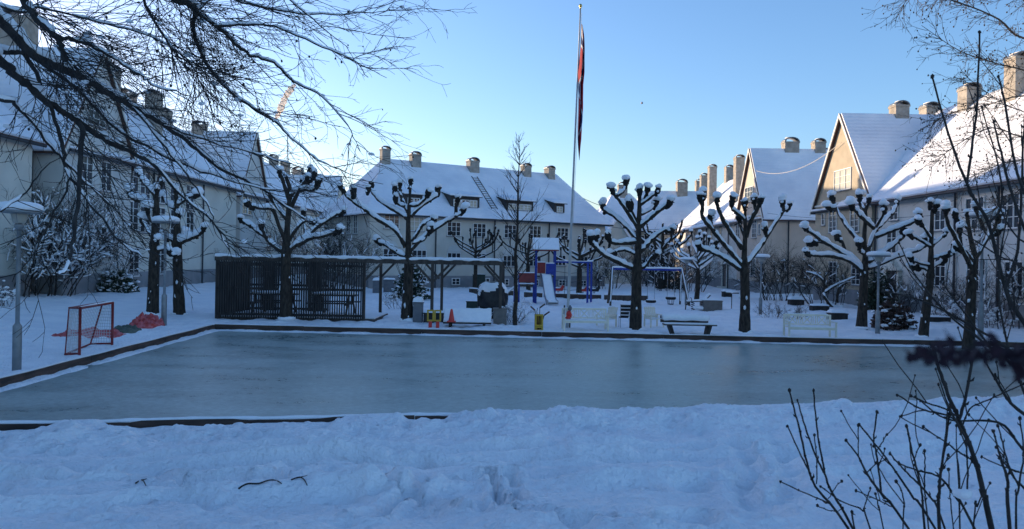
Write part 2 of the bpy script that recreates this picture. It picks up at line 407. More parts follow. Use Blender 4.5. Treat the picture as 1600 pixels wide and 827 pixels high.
def terrain(x, y):
    z, s, dn = base_z(x, y)
    out = z.copy()
    near = sst(-0.5, 0.3, dn)
    far = 1 - near
    # gentle undulation and trampling beyond the rink
    out += far * (0.07 * fbm(x * 0.45, y * 0.45, 4) + 0.10 * fbm(x * 1.7, y * 1.7, 4) + 0.07 * np.abs(fbm(x * 3.2 + 8, y * 3.2, 3))) * sst(0.05, 0.6, s)
    out += far * 0.05 * np.exp(-((s - 0.25) / 0.22) ** 2) * (1 + fbm(x * 1.3, y * 1.3, 3))
    # the shovelled bank along the near board
    bk = np.interp(x + 0.12 * fbm(x * 3, y * 0.5, 2), BK_X, BK_H)
    crest = 0.10 + bk + 0.05 * fbm(x * 1.6, y * 1.6, 4)
    prof = np.exp(-(np.clip(dn - 0.28, 0, None) / 0.75) ** 2)
    base = z - 0.01
    bankz = base + (crest - 0.02) * prof + 0.05 * np.exp(-((dn - 0.75) / 0.35) ** 2) * (0.6 + fbm(x * 0.9 + 4, y, 3))
    det = 0.07 * fbm(x * 1.1, y * 1.5, 4) + 0.12 * fbm(x * 2.6 + 9, y * 3.0, 5) * sst(2.2, 0.7, dn) + 0.03 * fbm(x * 3.4, y * 5, 5) * sst(0.1, 2.5, dn)
    wob = 0.16 * fbm(x * 0.7, 3 + 0 * y, 3) + 0.05 * fbm(x * 4, y, 2)
    ru = lambda c, w, d: -d * (1 - sst(w * .55, w * 1.15, np.abs(dn - c - wob))) + .6 * d * np.exp(-((dn - c - wob - 2.0 * w) / (w * .8)) ** 2) + .3 * d * np.exp(-((dn - c - wob + 2.0 * w) / (w * .8)) ** 2)
    path = ru(2.2, .17, .15) + ru(2.85, .16, .20) + ru(3.45, .13, .10) + ru(4.3, .18, .16)
    fore = bankz + det * sst(0.02, 0.5, dn) + path * (1.0 + 1.1 * fbm(x * 0.8, y * 0.3 + 5, 2))
    m = (dn > 0) & (y > 2) & (np.abs(x) < 12)
    if m.any():
        zz = 2.2 * ruts(x[m], y[m])
        for px_, py_, r_, d_ in PITS:
            q = (x[m] - px_) ** 2 + ((y[m] - py_) * 1.2) ** 2
            zz = zz - 1.7 * d_ * np.exp(-q / r_**2) + 0.6 * d_ * np.exp(-((np.sqrt(q) - 1.7 * r_) / (0.5 * r_)) ** 2)
        fore[m] += zz
    if m.any():
        xm, ym, dm = x[m], y[m], dn[m]
        cr1 = np.abs(fbm(xm * 2.4 + 40, ym * 3.4, 4, gain=.6)); cr2 = np.abs(fbm(xm * 6.5 + 11, ym * 9.5 + 3, 4, gain=.62))
        fine = fbm(xm * 11 + 5, ym * 15, 3, gain=.65)
        fore[m] += (0.10 * (cr1 - .2) + 0.055 * (cr2 - .2) + 0.024 * fine) * sst(0.03, 0.35, dm) * (0.36 + 0.80 * np.exp(-((dm - .7) / .7) ** 2) + 0.12 * sst(3.2, 5.0, dm))
    out = out * far + fore * near
    # under the ice, with scraped-off snow lying along the boards
    rim = np.minimum.reduce([-sd(E_far, x, y), -sd(E_left, x, y)])
    inner = -0.25 + (0.285 + 0.05 * fbm(x * 2.2, y * 2.2, 3)) * np.exp(-(np.clip(rim - 0.12, 0, None) / 0.30) ** 2)
    k = sst(0.0, 0.10, s)
    return inner * (1 - k) + out * k

TRAILS = []
def gz(x, y):
    return float(terrain(np.array([x]), np.array([y]))[0])
def ground(px, py):
    z = 0.15
    for _ in range(12):
        p = G(px, py, z); z = float(base_z(p.x, p.y)[0])
    return G(px, py, z)
def ground_full(px, py):
    a, b = ray(px, py); D = np.arange(4.0, 16, .01); t = terrain(a * D, D) - (CZ + b * D)
    i = int(np.argmax(t > 0)); return Vector((a * D[i], D[i], CZ + b * D[i]))
def trail(pts, w, d): TRAILS.append(([ground(*q).xy for q in pts], w, d))
trail([(530, 757), (580, 764), (640, 778), (705, 800), (720, 803)], 0.07, 0.045)
trail([(575, 808), (640, 776), (700, 752), (760, 745)], 0.08, 0.05)
trail([(765, 742), (775, 765), (792, 800)], 0.06, 0.06)
trail([(795, 742), (800, 765), (815, 785)], 0.06, 0.05)
trail([(820, 805), (900, 815), (1000, 818), (1100, 814)], 0.10, 0.05)
trail([(0, 752), (90, 758), (200, 752), (300, 760), (420, 758), (520, 735), (700, 732), (900, 728)], 0.09, 0.06)
trail([(950, 745), (1060, 752), (1180, 745)], 0.08, 0.04)
trail([(1150, 700), (1180, 730), (1160, 765), (1200, 800)], 0.13, 0.035)
trail([(1215, 705), (1240, 740), (1225, 780)], 0.13, 0.03)
trail([(150, 800), (260, 785), (330, 792)], 0.08, 0.03)

def build_ground():
    def lines(*segs):
        out = []
        for a, b, st in segs: out.append(np.arange(a, b, st))
        return np.unique(np.round(np.concatenate(out), 4))
    xs = lines((-900, -100, 80), (-100, -40, 6), (-40, -14, 0.4), (-14, -9, 0.09), (-9, 9, 0.036), (9, 14, 0.08), (14, 24, 0.2), (24, 40, 1), (40, 100, 6), (100, 900, 80), (900, 901, 1))
    ys = lines((-300, -20, 40), (-20, 2, 1.0), (2, 4.5, 0.1), (4.5, 13, 0.032), (13, 19, 0.1), (19, 27, 0.075), (27, 40, 0.16), (40, 70, 0.4), (70, 140, 3), (140, 1500, 80))
    X, Y = np.meshgrid(xs, ys); x, y = X.ravel(), Y.ravel()
    z = terrain(x, y)
    n = len(xs); i = np.arange(len(ys) - 1)[:, None] * n + np.arange(n - 1)[None]
    f = np.stack([i, i + 1, i + n + 1, i + n], -1).reshape(-1, 4)
    b = MB(); b.add(np.stack([x, y, z], -1), f)
    o = b.build('ground', 'snow_ground', smooth=True); o['kind'] = 'structure'
    b = MB(); b.prism([(p.x, p.y, -0.03) for p in (NL, NR, FR, FL)], (0, 0, 0.03))
    o = b.build('ice', 'ice'); o['kind'] = 'structure'
build_ground()

# ------------------------------------------------------------------ rink boards
def rink_board(e, label, top, snow_amp, seglen=4.0):
    a, b, d, n = e; L = (b - a).length
    mid = (a + b) / 2
    t = thing('rink_board', label, 'board', (mid.x, mid.y, 0), 'boards round the ice rink')
    rr = random.Random(L); m = MB(); s = MB(); q = 0
    while q < L - 0.05:
        l = min(seglen, L - q); dz = rr.uniform(-0.012, 0.012)
        p0 = Vector((a.x, a.y, 0)) + Vector((*d, 0)) * (q + 0.006); p1 = Vector((a.x, a.y, 0)) + Vector((*d, 0)) * (q + l - 0.006)
        off = Vector((*n, 0)) * (0.02 + rr.uniform(-0.006, 0.006)); h = top + 0.14 + dz
        m.span(p0 + off + Vector((0, 0, top + dz - h / 2)), p1 + off + Vector((0, 0, top + dz - h / 2)), 0.07, h)
        q += l
    m.build('plank', 'wood_board', t)
    k = int(L / 0.12); pts = []; rad = []
    for i in range(k + 1):
        u = i / k * L; w = snow_amp * (0.5 + 0.8 * float(vnoise(np.array([u * 1.1]), np.array([top * 50]))[0])) * (0.7 + 0.6 * float(vnoise(np.array([u * 5.0]), np.array([3.3]))[0]))
        p = Vector((a.x, a.y, top + w * 0.45)) + Vector((*d, 0)) * u + Vector((*n, 0)) * (0.03 + 0.02 * math.sin(u * 2.3))
        pts.append(p[:]); rad.append(max(w, 0.006))
    s.tube(pts, rad, 7); s.build('snow', 'snow', t, True)
rink_board(E_near, 'dark plank edge on the near side of the ice, half buried in shovelled snow', 0.19, 0.030)
rink_board(E_left, 'dark plank edge running down the left side of the ice past the red goal', 0.19, 0.022)
rink_board(E_far, 'long dark plank edge on the far side of the ice below the benches', 0.19, 0.020)
rink_board(E_right, 'dark plank edge closing the right end of the ice', 0.19, 0.02)

# ------------------------------------------------------------------ houses
WIN = {}
def window_proto(w, h, cols, rows, pane, arch):
    key = (round(w, 2), round(h, 2), cols, rows, pane, arch)
    if key in WIN: return WIN[key]
    fr_ = MB(); t = 0.055
    fr_.box((-w/2 + t/2, -0.03, 0), (t, 0.06, h)); fr_.box((w/2 - t/2, -0.03, 0), (t, 0.06, h))
    fr_.box((0, -0.03, h/2 - t/2), (w - 2*t, 0.06, t)); fr_.box((0, -0.03, -h/2 + t/2), (w - 2*t, 0.06, t))
    for i in range(1, cols): fr_.box((-w/2 + w*i/cols, -0.028, 0), (0.05 , 0.05, h - 2*t))
    for j in range(1, rows): fr_.box((0, -0.024, -h/2 + h*j/rows), (w - 2*t, 0.035, 0.028))
    f = fr_.build('window', 'frame_white'); f.name = 'window'
    g = MB(); g.box((0, -0.008, 0), (w - t, 0.012, h - t)); p = g.build('pane', pane, f)
    s = MB(); s.box((0, -0.06, -h/2 - 0.03), (w + 0.14, 0.12, 0.05)); s.build('sill', 'sill', f)
    if arch:
        a = MB(); k = 12; poly = [(-w/2, -0.03, h/2 + 0.03)] + [(-w/2 * math.cos(math.pi*i/k), -0.03, h/2 + 0.03 + w/2 * 0.95 * math.sin(math.pi*i/k)) for i in range(1, k)] + [(w/2, -0.03, h/2 + 0.03)]
        a.prism(poly, (0, 0.028, 0)); a.build('arch_panel', 'wall_grey', f)
    WIN[key] = f
    f['used'] = 0
    return f
def add_window(house, p, n, w, h, cols=3, rows=3, pane='pane_dark', arch=False):
    f = window_proto(w, h, cols, rows, pane, arch)
    if f['used']: f = copy_tree(f)
    else: f['used'] = 1
    f.parent = house; f.location = Vector(p) - Vector(house.location)
    f.rotation_euler = (0, 0, math.atan2(n[0], -n[1]))
    return f

def chimney(house, x, y, zb, zt, w=0.75, d=0.9, rz=0.0):
    b = MB(); b.box((0, 0, (zb + zt) / 2), (w, d, zt - zb)); b.box((0, 0, zt - 0.06), (w + 0.08, d + 0.08, 0.12))
    m = Matrix.Translation((x, y, 0)) @ Matrix.Rotation(rz, 4, 'Z'); b.xform(m)
    c = b.build('chimney', 'chimney_plaster', house)
    cp = MB(); k = 8; hw = w / 2 + 0.02
    poly = [(-hw * math.cos(math.pi*i/k), -d/2 - 0.05, zt + 0.003 + hw * 0.62 * math.sin(math.pi*i/k)) for i in range(k + 1)]
    inner = [(q[0] * 0.86, q[1], zt + 0.003 + (q[2] - zt - 0.003) * 0.86) for q in poly[::-1]]
    cp.prism(poly + inner, (0, d + 0.1, 0)); cp.xform(m); cp.build('cap', 'sheet_metal', c, True)
    s = MB(); s.blob((0, 0, zt + hw * 0.60), (hw * 0.62, d / 2, 0.05), 0.15); s.xform(m); s.build('snow', 'snow', c, True)
    return c

def roof_edge_snow(mb, a, b, r=0.07, seed=0):
    n = max(4, int((Vector(b) - Vector(a)).length / 0.4)); g = random.Random(seed + n)
    pts = [Vector(a).lerp(Vector(b), i / n) + Vector((0, 0, g.uniform(-0.02, 0.02))) for i in range(n + 1)]
    mb.tube([p[:] for p in pts], [r * g.uniform(0.7, 1.2) for _ in pts], 6)

def pipe_(house, p_top, p_bot):
    b = MB(); b.tube([p_top, p_bot], 0.055, 8); b.build('downpipe', 'pipe', house, True)

def row_house(name, label, Fx, s, y0, y1, g, eave, ridge, wing, wall, wallw, depth=12.0, wing_ridge=None):
    """main ridge along Y, courtyard front on the plane X = Fx (s = +1: body lies to +X); wing = cross gable (wy0, wy1)"""
    cx = Fx + s * depth / 2
    h = thing(name, label, 'house', (cx, (y0 + y1) / 2, g))
    wy0, wy1 = wing; wr = wing_ridge or ridge
    fw = Fx - s * 0.22; bw = Fx + s * (depth + 0.22); wm = (wy0 + wy1) / 2
    by0 = wm if abs(wy0 - y0) < .5 else y0; by1 = wm if abs(wy1 - y1) < .5 else y1
    b = MB()                                              # body with its gable ends
    poly = [(Fx, by0 + 0.15, g - 0.5), (Fx + s*depth, by0 + 0.15, g - 0.5), (Fx + s*depth, by0 + 0.15, eave), (cx, by0 + 0.15, ridge - 0.05), (Fx, by0 + 0.15, eave)]
    b.prism(poly, (0, by1 - by0 - 0.3, 0)); b.build('wall', wall, h)
    b = MB()
    poly = [(fw, wy0, g - 0.5), (fw, wy1, g - 0.5), (fw, wy1, eave), (fw, wm, wr - 0.06), (fw, wy0, eave)]
    b.prism(poly, (bw - fw, 0, 0)); b.build('wing_wall', wallw, h)
    b = MB(); ph = 0.95
    b.box((fw + s*0.2, (y0+y1)/2, g + ph/2 - 0.3), (0.34, y1 - y0 - 0.33, ph + 0.6)) if False else None
    b.box((Fx - s*0.02, (y0+y1)/2, g + ph/2 - 0.3), (0.06, y1 - y0 - 0.36, ph + 0.6))
    b.box((fw - s*0.02, wm, g + ph/2 - 0.297), (0.07, wy1 - wy0 + 0.06, ph + 0.6))
    b.box((cx, wy0 - 0.02, g + ph/2 - 0.297), (depth + 0.40, 0.07, ph + 0.6))
    b.build('plinth', 'plinth', h)
    b = MB()
    b.box((Fx - s*0.10, (y0+y1)/2, eave - 0.16), (0.22, y1 - y0 - 0.4, 0.30))
    b.build('cornice', 'cornice', h)
    b = MB()
    b.box((fw - s*0.04, wm, eave + 0.02), (0.10, wy1 - wy0 + 0.08, 0.12)); b.build('string_course', 'trim', h)
    # roofs
    r_ = MB(); sn = MB(); ov = 0.45
    sl = (ridge - eave) / (depth / 2)
    def slope(q, mb_t=0.14):
        r_.slab(q, 0.14)
        Q = np.asarray(q, float); nn = unit(np.cross(Q[1]-Q[0], Q[2]-Q[0])); nn = nn if nn[2] > 0 else -nn
        cen = Q.mean(0); sn.slab(Q + (cen - Q) * 0.006 + nn * 0.143, 0.10)
    for sg in (1, -1):
        xe = cx - sg * s * (depth/2 + ov); ze = eave - ov * sl
        slope([(xe, by0 - 0.1, ze), (xe, by1 + 0.1, ze), (cx, by1 + 0.1, ridge), (cx, by0 - 0.1, ridge)])
    hw = (wy1 - wy0) / 2; sl2 = (wr - eave) / hw; o2 = 0.35
    xf, xb = fw - s * 0.22, bw + s * 0.22
    for sg in (1, -1):
        ye = wm - sg * (hw + o2); ze = eave - o2 * sl2
        slope([(xf, ye, ze), (xb, ye, ze), (xb, wm, wr), (xf, wm, wr)])
        roof_edge_snow(sn, (xf, ye, ze + 0.16), (xb, ye, ze + 0.16), 0.08, 3)
    xe = Fx - s * ov; roof_edge_snow(sn, (xe, y0, eave - ov*sl + 0.16), (xe, y1, eave - ov*sl + 0.16), 0.08, 5)
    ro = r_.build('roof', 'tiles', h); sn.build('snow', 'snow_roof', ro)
    v = MB()                                              # pale verge boards on the wing gable
    for sg in (1, -1):
        v.span((xf - s*0.02, wm - sg*(hw + o2), eave - o2*sl2 + 0.02), (xf - s*0.02, wm - sg*0.02, wr + 0.02), 0.05, 0.2, up=(1, 0, 0.0)) if False else v.prism([(xf, wm - sg*(hw+o2), eave - o2*sl2 - 0.10), (xf, wm - sg*(hw+o2), eave - o2*sl2 + 0.12), (xf, wm, wr + 0.16), (xf, wm, wr - 0.12)], (-s*0.05, 0, 0))
    v.build('verge', 'trim', h)
    b = MB(); xg = Fx - s * (ov + 0.05); zg = eave - ov*sl + 0.02
    b.tube([(xg, y0, zg), (xg, y1, zg)], 0.07, 8); b.build('gutter', 'pipe', h, True)
    h['_'] = 0; del h['_']
    return h, Fx, fw, h

def wpx(house, X, s, lst, proud=0.0):
    for (px, py, w, hh, c, r_, pane) in lst:
        p = on_plane(px, py, (X - s*0.002, 0, 0), (1, 0, 0)); add_window(house, p, (-s, 0), w, hh, c, r_, pane)

ST = 6.5
# right row, near house
R1, F1, W1, _ = row_house('row_house', 'cream row house at the right with a sunlit gable and big sunlit snow roof', 21.1, 1, 12, 51, 0.1, 6.5, 12.3, (43, 51), 'wall_grey', 'wall_ochre', wing_ridge=12.05)
wpx(R1, W1, 1, [(1317, 281, 2.4, 1.35, 3, 3, 'pane_curtain'), (1302, 346, 1.15, 1.5, 2, 4, 'pane_dark'), (1336, 344, 1.15, 1.5, 2, 4, 'pane_dark'), (1287, 343, 0.5, 0.8, 1, 2, 'pane_dark'), (1302, 425, 1.15, 1.35, 2, 4, 'pane_dark'), (1338, 428, 1.15, 1.35, 2, 4, 'pane_dark')])
wpx(R1, F1, 1, [(1394, 378, 1.1, 1.3, 2, 3, 'pane_dark'), (1398, 333, 0.9, 0.8, 2, 2, 'pane_dark'), (1466, 337, 1.4, 1.5, 3, 3, 'pane_dark'), (1466, 424, 1.4, 1.5, 3, 3, 'pane_dark'), (1524, 334, 1.4, 1.5, 3, 3, 'pane_dark'), (1526, 430, 1.4, 1.5, 3, 3, 'pane_dark'), (1580, 330, 1.2, 1.5, 3, 3, 'pane_dark'), (1585, 436, 1.2, 1.5, 3, 3, 'pane_dark')])
for px in (1368, 1492, 1560):
    p = on_plane(px, 330, (F1 - 0.1, 0, 0), (1, 0, 0)); pipe_(R1, (p.x, p.y, 6.1), (p.x, p.y, 0))
for (px, pt, X, Y) in ((1405, 158, None, 47.0), (1452, 160, 27.1, None), (1515, 130, 26.5, None), (1591, 82, 26.0, None)):
    a, _b = ray(px, pt)
    if Y is None: Y = X / a
    else: X = a * Y
    q = P(px, pt, Y); chimney(R1, X, Y, 9.5, q.z - 0.32, 0.85, 0.9)
def entrance(house, px, py, X, s, w=1.1, h=2.0):
    p = on_plane(px, py, (X, 0, 0), (1, 0, 0)); y = p.y
    z0 = house.location.z
    b = MB(); b.box((X - s*0.06, y, z0 + 0.2 + h/2), (0.1, w, h)); d = b.build('door', 'door_dark', house)
    k = MB(); k.blob((X - s*0.14, y + w*0.36, z0 + 1.2), 0.04, 0); k.build('handle', 'steel', d, True)
    b = MB()
    for sg in (-1, 1): b.box((X - s*0.09, y + sg*(w/2 + 0.12), z0 + 0.2 + h/2), (0.18, 0.22, h))
    b.prism([(X - s*0.005, y - w/2 - 0.35, z0 + 0.2 + h + 0.003), (X - s*0.005, y + w/2 + 0.35, z0 + 0.2 + h + 0.003), (X - s*0.005, y, z0 + h + 0.85)], (-s*0.3, 0, 0))
    b.box((X - s*0.3, y, z0 + 0.1), (0.6, w + 0.5, 0.18)); b.build('door_surround', 'wall_white', house)
entrance(R1, 1397, 440, F1, 1)

# right row, second house beyond the gap
R2, F2, W2, _ = row_house('row_house', 'pale row house beyond the gap at right, its gable half in shadow under tall chimneys', 20.3, 1, 59, 92, 0.1, 6.5, 12.3, (59, 66), 'wall_grey', 'wall_pink', wing_ridge=12.15)
wpx(R2, W2, 1, [(1171, 304, 2.2, 1.3, 3, 3, 'pane_dark'), (1179, 357, 1.1, 1.6, 2, 4, 'pane_dark'), (1187, 358, 0.5, 0.9, 1, 2, 'pane_dark'), (1153, 358, 1.1, 1.5, 2, 4, 'pane_dark'), (1177, 418, 1.1, 1.5, 2, 4, 'pane_dark')])
wpx(R2, F2, 1, [(x, y, 1.2, 1.5, 3, 3, 'pane_dark') for x, y in ((1112, 364), (1126, 362), (1098, 368), (1086, 372), (1074, 374), (1124, 420), (1110, 421), (1096, 420))])
entrance(R2, 1134, 440, F2, 1, 1.3, 2.1)
for px in (1104, 1138):
    p = on_plane(px, 360, (F2 - 0.1, 0, 0), (1, 0, 0)); pipe_(R2, (p.x, p.y, 6.1), (p.x, p.y, 0))
pipe_(R2, (22.0, 58.9, 6.1), (22.0, 58.9, 0))
for (px, pt, X, Y, w) in ((1235, 217, None, 62.5, 1.2), (1279, 217, None, 62.5, 0.9), (1155, 242, 22.4, None, 0.85), (1139, 258, 26.3, None, 0.9), (1113, 257, 23.0, None, 0.85), (1100, 271, 25.0, None, 0.9), (1092, 280, 26.3, None, 0.9)):
    a, _b = ray(px, pt)
    if Y is None: Y = X / a
    else: X = a * Y
    q = P(px, pt, Y); chimney(R2, X, Y, 8.0, q.z - 0.3, w, 0.9)

# left row, near house
L1, FL1, WL1, _ = row_house('row_house', 'grey row house at the far left behind the bare beech branches, tall pointed gable', -20.9, -1, 34, 56, 0.55, 7.6, 12.6, (34, 40), 'wall_white', 'wall_grey', wing_ridge=12.6)
wpx(L1, WL1, -1, [(135, 268, 1.0, 1.5, 2, 4, 'pane_dark'), (165, 276, 1.0, 1.5, 2, 4, 'pane_dark'), (135, 380, 1.0, 1.5, 2, 4, 'pane_dark'), (165, 378, 1.0, 1.5, 2, 4, 'pane_dark'), (150, 180, 1.6, 1.1, 3, 3, 'pane_dark')])
wpx(L1, FL1, -1, [(x, y, 1.2, 1.6, 2, 4, 'pane_dark') for x, y in ((207, 287), (226, 292), (250, 297), (272, 304), (296, 309), (207, 337), (226, 342), (250, 345), (272, 348), (296, 350), (208, 410), (250, 408))])
for px in (193, 240, 318):
    p = on_plane(px, 330, (FL1 + 0.1, 0, 0), (1, 0, 0)); pipe_(L1, (p.x, p.y, 7.2), (p.x, p.y, 0.5))
pipe_(L1, (-22.1, 33.9, 7.2), (-22.1, 33.9, 0.5))
for (px, pt, X, Y, w) in ((171, 98, -23.6, None, 0.9), (198, 140, -26.5, None, 1.0), (241, 140, -24.6, None, 0.8), (257, 168, -25.6, None, 0.8), (30, 18, None, 37, 1.4)):
    a, _b = ray(px, pt)
    if Y is None: Y = X / a
    else: X = a * Y
    q = P(px, pt, Y); chimney(L1, X, Y, 9.0, q.z - 0.32, w, 0.9)
# left row, nearest house: unseen, added left of the frame to shade the foreground
L0, FL0, WL0, _ = row_house('row_house', 'row house at the near end of the left row, just out of the frame', -21.4, -1, -34, 33.0, 0.55, 7.6, 12.6, (-30, -24), 'wall_white', 'wall_grey', wing_ridge=12.55)
# left row, second house
L2, FL2, WL2, _ = row_house('row_house', 'second grey row house at left, snowy wing roof seen beyond the beech twigs', -21.6, -1, 58, 87, 0.5, 7.6, 12.6, (58, 64), 'wall_white', 'wall_grey', wing_ridge=12.55)
wpx(L2, WL2, -1, [(382, 320, 1.0, 1.5, 2, 4, 'pane_dark'), (390, 322, 1.0, 1.5, 2, 4, 'pane_dark')])
wpx(L2, FL2, -1, [(x, 330, 1.2, 1.5, 3, 3, 'pane_dark') for x in (420, 440, 460, 476)] + [(x, 380, 1.2, 1.5, 3, 3, 'pane_dark') for x in (420, 440, 460, 476)])
for px in range(3):
    x = -24.5 - px * 3.4
    add_window(L2, (x, 57.998, 5.6), (0, -1), 1.2, 1.5, 3, 3); add_window(L2, (x, 57.998, 3.0), (0, -1), 1.2, 1.5, 3, 3)
for (px, pt, X, Y, w) in ((312, 190, None, 61, 0.95), (402, 245, -26.5, None, 1.0), (428, 241, -27.0, None, 0.8)):
    a, _b = ray(px, pt)
    if Y is None: Y = X / a
    else: X = a * Y
    q = P(px, pt, Y); chimney(L2, X, Y, 9.0, q.z - 0.3, w, 0.9)
# left row, third house far back
L3, FL3, WL3, _ = row_house('row_house', 'distant row house closing the left row, a cluster of chimneys above snowy roof', -21.6, -1, 88, 118, 0.3, 7.2, 12.4, (88, 94), 'wall_grey', 'wall_cream', wing_ridge=12.3)
for (px, pt, X, w) in ((446, 251, -28, 0.9), (466, 262, -27.5, 1.2), (478, 270, -26.5, 0.9), (503, 290, -27.5, 1.1), (519, 303, -26.5, 1.2)):
    a, _b = ray(px, pt); Y = min(X / a, 116); X = a * Y
    q = P(px, pt, Y); chimney(L3, X, Y, 9.0, max(q.z - 0.3, 12.6), w, 1.0)
for x in (-24, -27.5, -31): add_window(L3, (x, 87.998, 5.2), (0, -1), 1.2, 1.5, 3, 3)

# hip-roofed house across the back of the court
def hip_house(name, label, c, ang, L, W, g, eave, ridge, a_in, b_in, wall):
    u = Vector((math.cos(ang), math.sin(ang), 0)); v = Vector((-math.sin(ang), math.cos(ang), 0)); c = Vector((c[0], c[1], 0))
    h = thing(name, label, 'house', (c + u*L/2 + v*W/2 + Vector((0, 0, g)))[:])
    q = lambda x, y, z: (c + u*x + v*y + Vector((0, 0, z)))[:]
    b = MB(); b.prism([q(0, 0, g-.5), q(L, 0, g-.5), q(L, W, g-.5), q(0, W, g-.5)], (0, 0, eave - g + .5)); b.build('wall', wall, h)
    b = MB(); e = 0.04; b.prism([q(-e, -e, g-.5), q(L+e, -e, g-.5), q(L+e, W+e, g-.5), q(-e, W+e, g-.5)], (0, 0, 1.55)); b.build('plinth', 'plinth', h)
    b = MB(); e = 0.16; b.prism([q(-e, -e, eave-.22), q(L+e, -e, eave-.22), q(L+e, W+e, eave-.22), q(-e, W+e, eave-.22)], (0, 0, 0.18)); b.build('cornice', 'cornice', h)
    o = 0.5; ze = eave - 0.3; m = W/2
    A, B, C, D_ = q(-o, -o, ze), q(L+o, -o, ze), q(L+o, W+o, ze), q(-o, W+o, ze); r0, r1 = q(a_in, m, ridge), q(L-b_in, m, ridge)
    r_ = MB(); sn = MB()
    r_.add([A, B, C, D_, r0, r1], [(0, 1, 5, 4), (2, 3, 4, 5)], [(1, 2, 5), (3, 0, 4)], [(3, 2, 1, 0)])
    up = np.array((0, 0, 0.13)); cen = np.mean([A, B, C, D_], 0)
    S = [np.array(p) + up for p in (A, B, C, D_, r0, r1)]; S2 = [np.array(p) + np.array((0, 0, 0.02)) for p in (A, B, C, D_)]
    sn.add(S + S2, [(0, 1, 5, 4), (2, 3, 4, 5), (6, 7, 1, 0), (7, 8, 2, 1), (8, 9, 3, 2), (9, 6, 0, 3)], [(1, 2, 5), (3, 0, 4)])
    roof_edge_snow(sn, np.array(A) + up * .6, np.array(B) + up * .6, 0.08, 1); roof_edge_snow(sn, np.array(A) + up * .6, np.array(D_) + up * .6, 0.08, 2)
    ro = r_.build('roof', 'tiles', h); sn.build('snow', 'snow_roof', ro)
    gt = MB(); gt.tube([q(-o, -o-.06, ze), q(L+o, -o-.06, ze)], 0.07, 8); gt.build('gutter', 'pipe', h, True)
    return h, u, v, q, ro
AB = R(32)
cB = P(577, 400, 56.5)
B, uB, vB, qB, rB = hip_house('apartment_house', 'long cream house across the back with hipped snow roof and dormers', (cB.x, cB.y), AB, 23, 11, 0.05, 6.1, 10.8, 3.2, 1.75, 'wall_pale')
nB = (-vB)[:]
oB = Vector(qB(0, 0, 0)) - vB * 0.002
def bwin(px, py, w, h, c=3, r_=3, pane='pane_dark', arch=False):
    add_window(B, on_plane(px, py, oB, nB), nB, w, h, c, r_, pane, arch)
for px, py, pane in ((651, 350, 'pane_curtain'), (709, 358, 'pane_dark'), (749, 360, 'pane_dark'), (797, 362, 'pane_dark'), (836, 363, 'pane_dark'), (879, 366, 'pane_dark'), (920, 368, 'pane_dark'), (612, 346, 'pane_dark')):
    bwin(px, py, 1.25, 1.15, 3, 3, pane)
for px, py in ((709, 404), (749, 405), (795, 408), (836, 408), (875, 407), (915, 409), (655, 400), (610, 398)):
    bwin(px, py, 1.25, 0.95, 3, 2, 'pane_dark', True)
for px, py in ((712, 440), (759, 440), (789, 441), (836, 442), (878, 442), (911, 443), (660, 439)):
    add_window(B, on_plane(px, py, oB - vB * 0.045, nB), nB, 0.75, 0.55, 2, 2)
for px in (681, 773, 858): 
    p = on_plane(px, 380, oB - vB * 0.12, nB); pipe_(B, (p.x, p.y, 5.8), (p.x, p.y, 0.1))
for px in (556, 545):
    p = on_plane(px, 351, Vector(qB(0, 0, 0)) - uB * 0.002, uB); add_window(B, p, (-uB)[:], 0.9, 1.5, 2, 3)
for (px, pt, w, d) in ((602, 228, 0.75, 0.6), (649, 237, 0.85, 0.7), (739, 247, 0.95, 0.8), (822, 255, 0.8, 0.7), (859, 259, 0.75, 0.8)):
    p = on_plane(px, pt, qB(0, 5.1, 0), vB); chimney(B, p.x, p.y, 9.4, p.z - 0.28, w, d, AB)
def dormer(px0, px1, pys, pyt, panes):
    """shed dormer: front face between two pixels columns, sill at pys, top at pyt"""
    sl = (10.8 - 5.8) / 6.0
    y = 0.55                                                # front face set back from the facade
    p0 = on_plane(px0, pys, qB(0, y, 0), vB); p1 = on_plane(px1, pys, qB(0, y, 0), vB)
    x0 = (p0 - Vector(qB(0, 0, 0))).dot(uB); x1 = (p1 - Vector(qB(0, 0, 0))).dot(uB)
    zt = on_plane((px0 + px1) / 2, pyt, qB(0, y, 0), vB).z; zb = 5.8 + (y + 0.5) * sl - 0.25
    yb = (zt + 0.55 - 5.8) / sl - 0.5 + 0.3
    b = MB(); b.prism([qB(x0, y, zb), qB(x0, y, zt), qB(x0, yb, zt + 0.5), qB(x0, yb, zb)], uB * (x1 - x0)); dm = b.build('dormer', 'dormer_cheek', B)
    b = MB(); b.prism([qB(x0 - .15, y - .25, zt - .02), qB(x0 - .15, y - .25, zt + .05), qB(x0 - .15, yb + .3, zt + .65), qB(x0 - .15, yb + .3, zt + .55)], uB * (x1 - x0 + .3)); b.build('dormer_roof', 'dormer_cheek', dm)
    b = MB(); b.prism([qB(x0 - .14, y - .22, zt + .055), qB(x0 - .14, y - .2, zt + .19), qB(x0 - .14, yb + .5, zt + .85), qB(x0 - .14, yb + .5, zt + .66)], uB * (x1 - x0 + .28)); b.build('snow', 'snow_roof', dm)
    W_ = x1 - x0; k = len(panes)
    for i, pn in enumerate(panes):
        if pn is None: continue
        xc = x0 + 0.22 + (W_ - .44) * (i + .5) / k
        add_window(B, qB(xc, y - 0.003, (zt + zb) / 2 + 0.08), nB, (W_ - .44) / k - .05, zt - zb - .62, 2, 2, pn)
dormer(704, 749, 329, 308, ['pane_curtain', 'pane_dark', 'pane_curtain'])
dormer(790, 833, 334, 315, ['pane_curtain', 'pane_curtain', 'pane_curtain'])
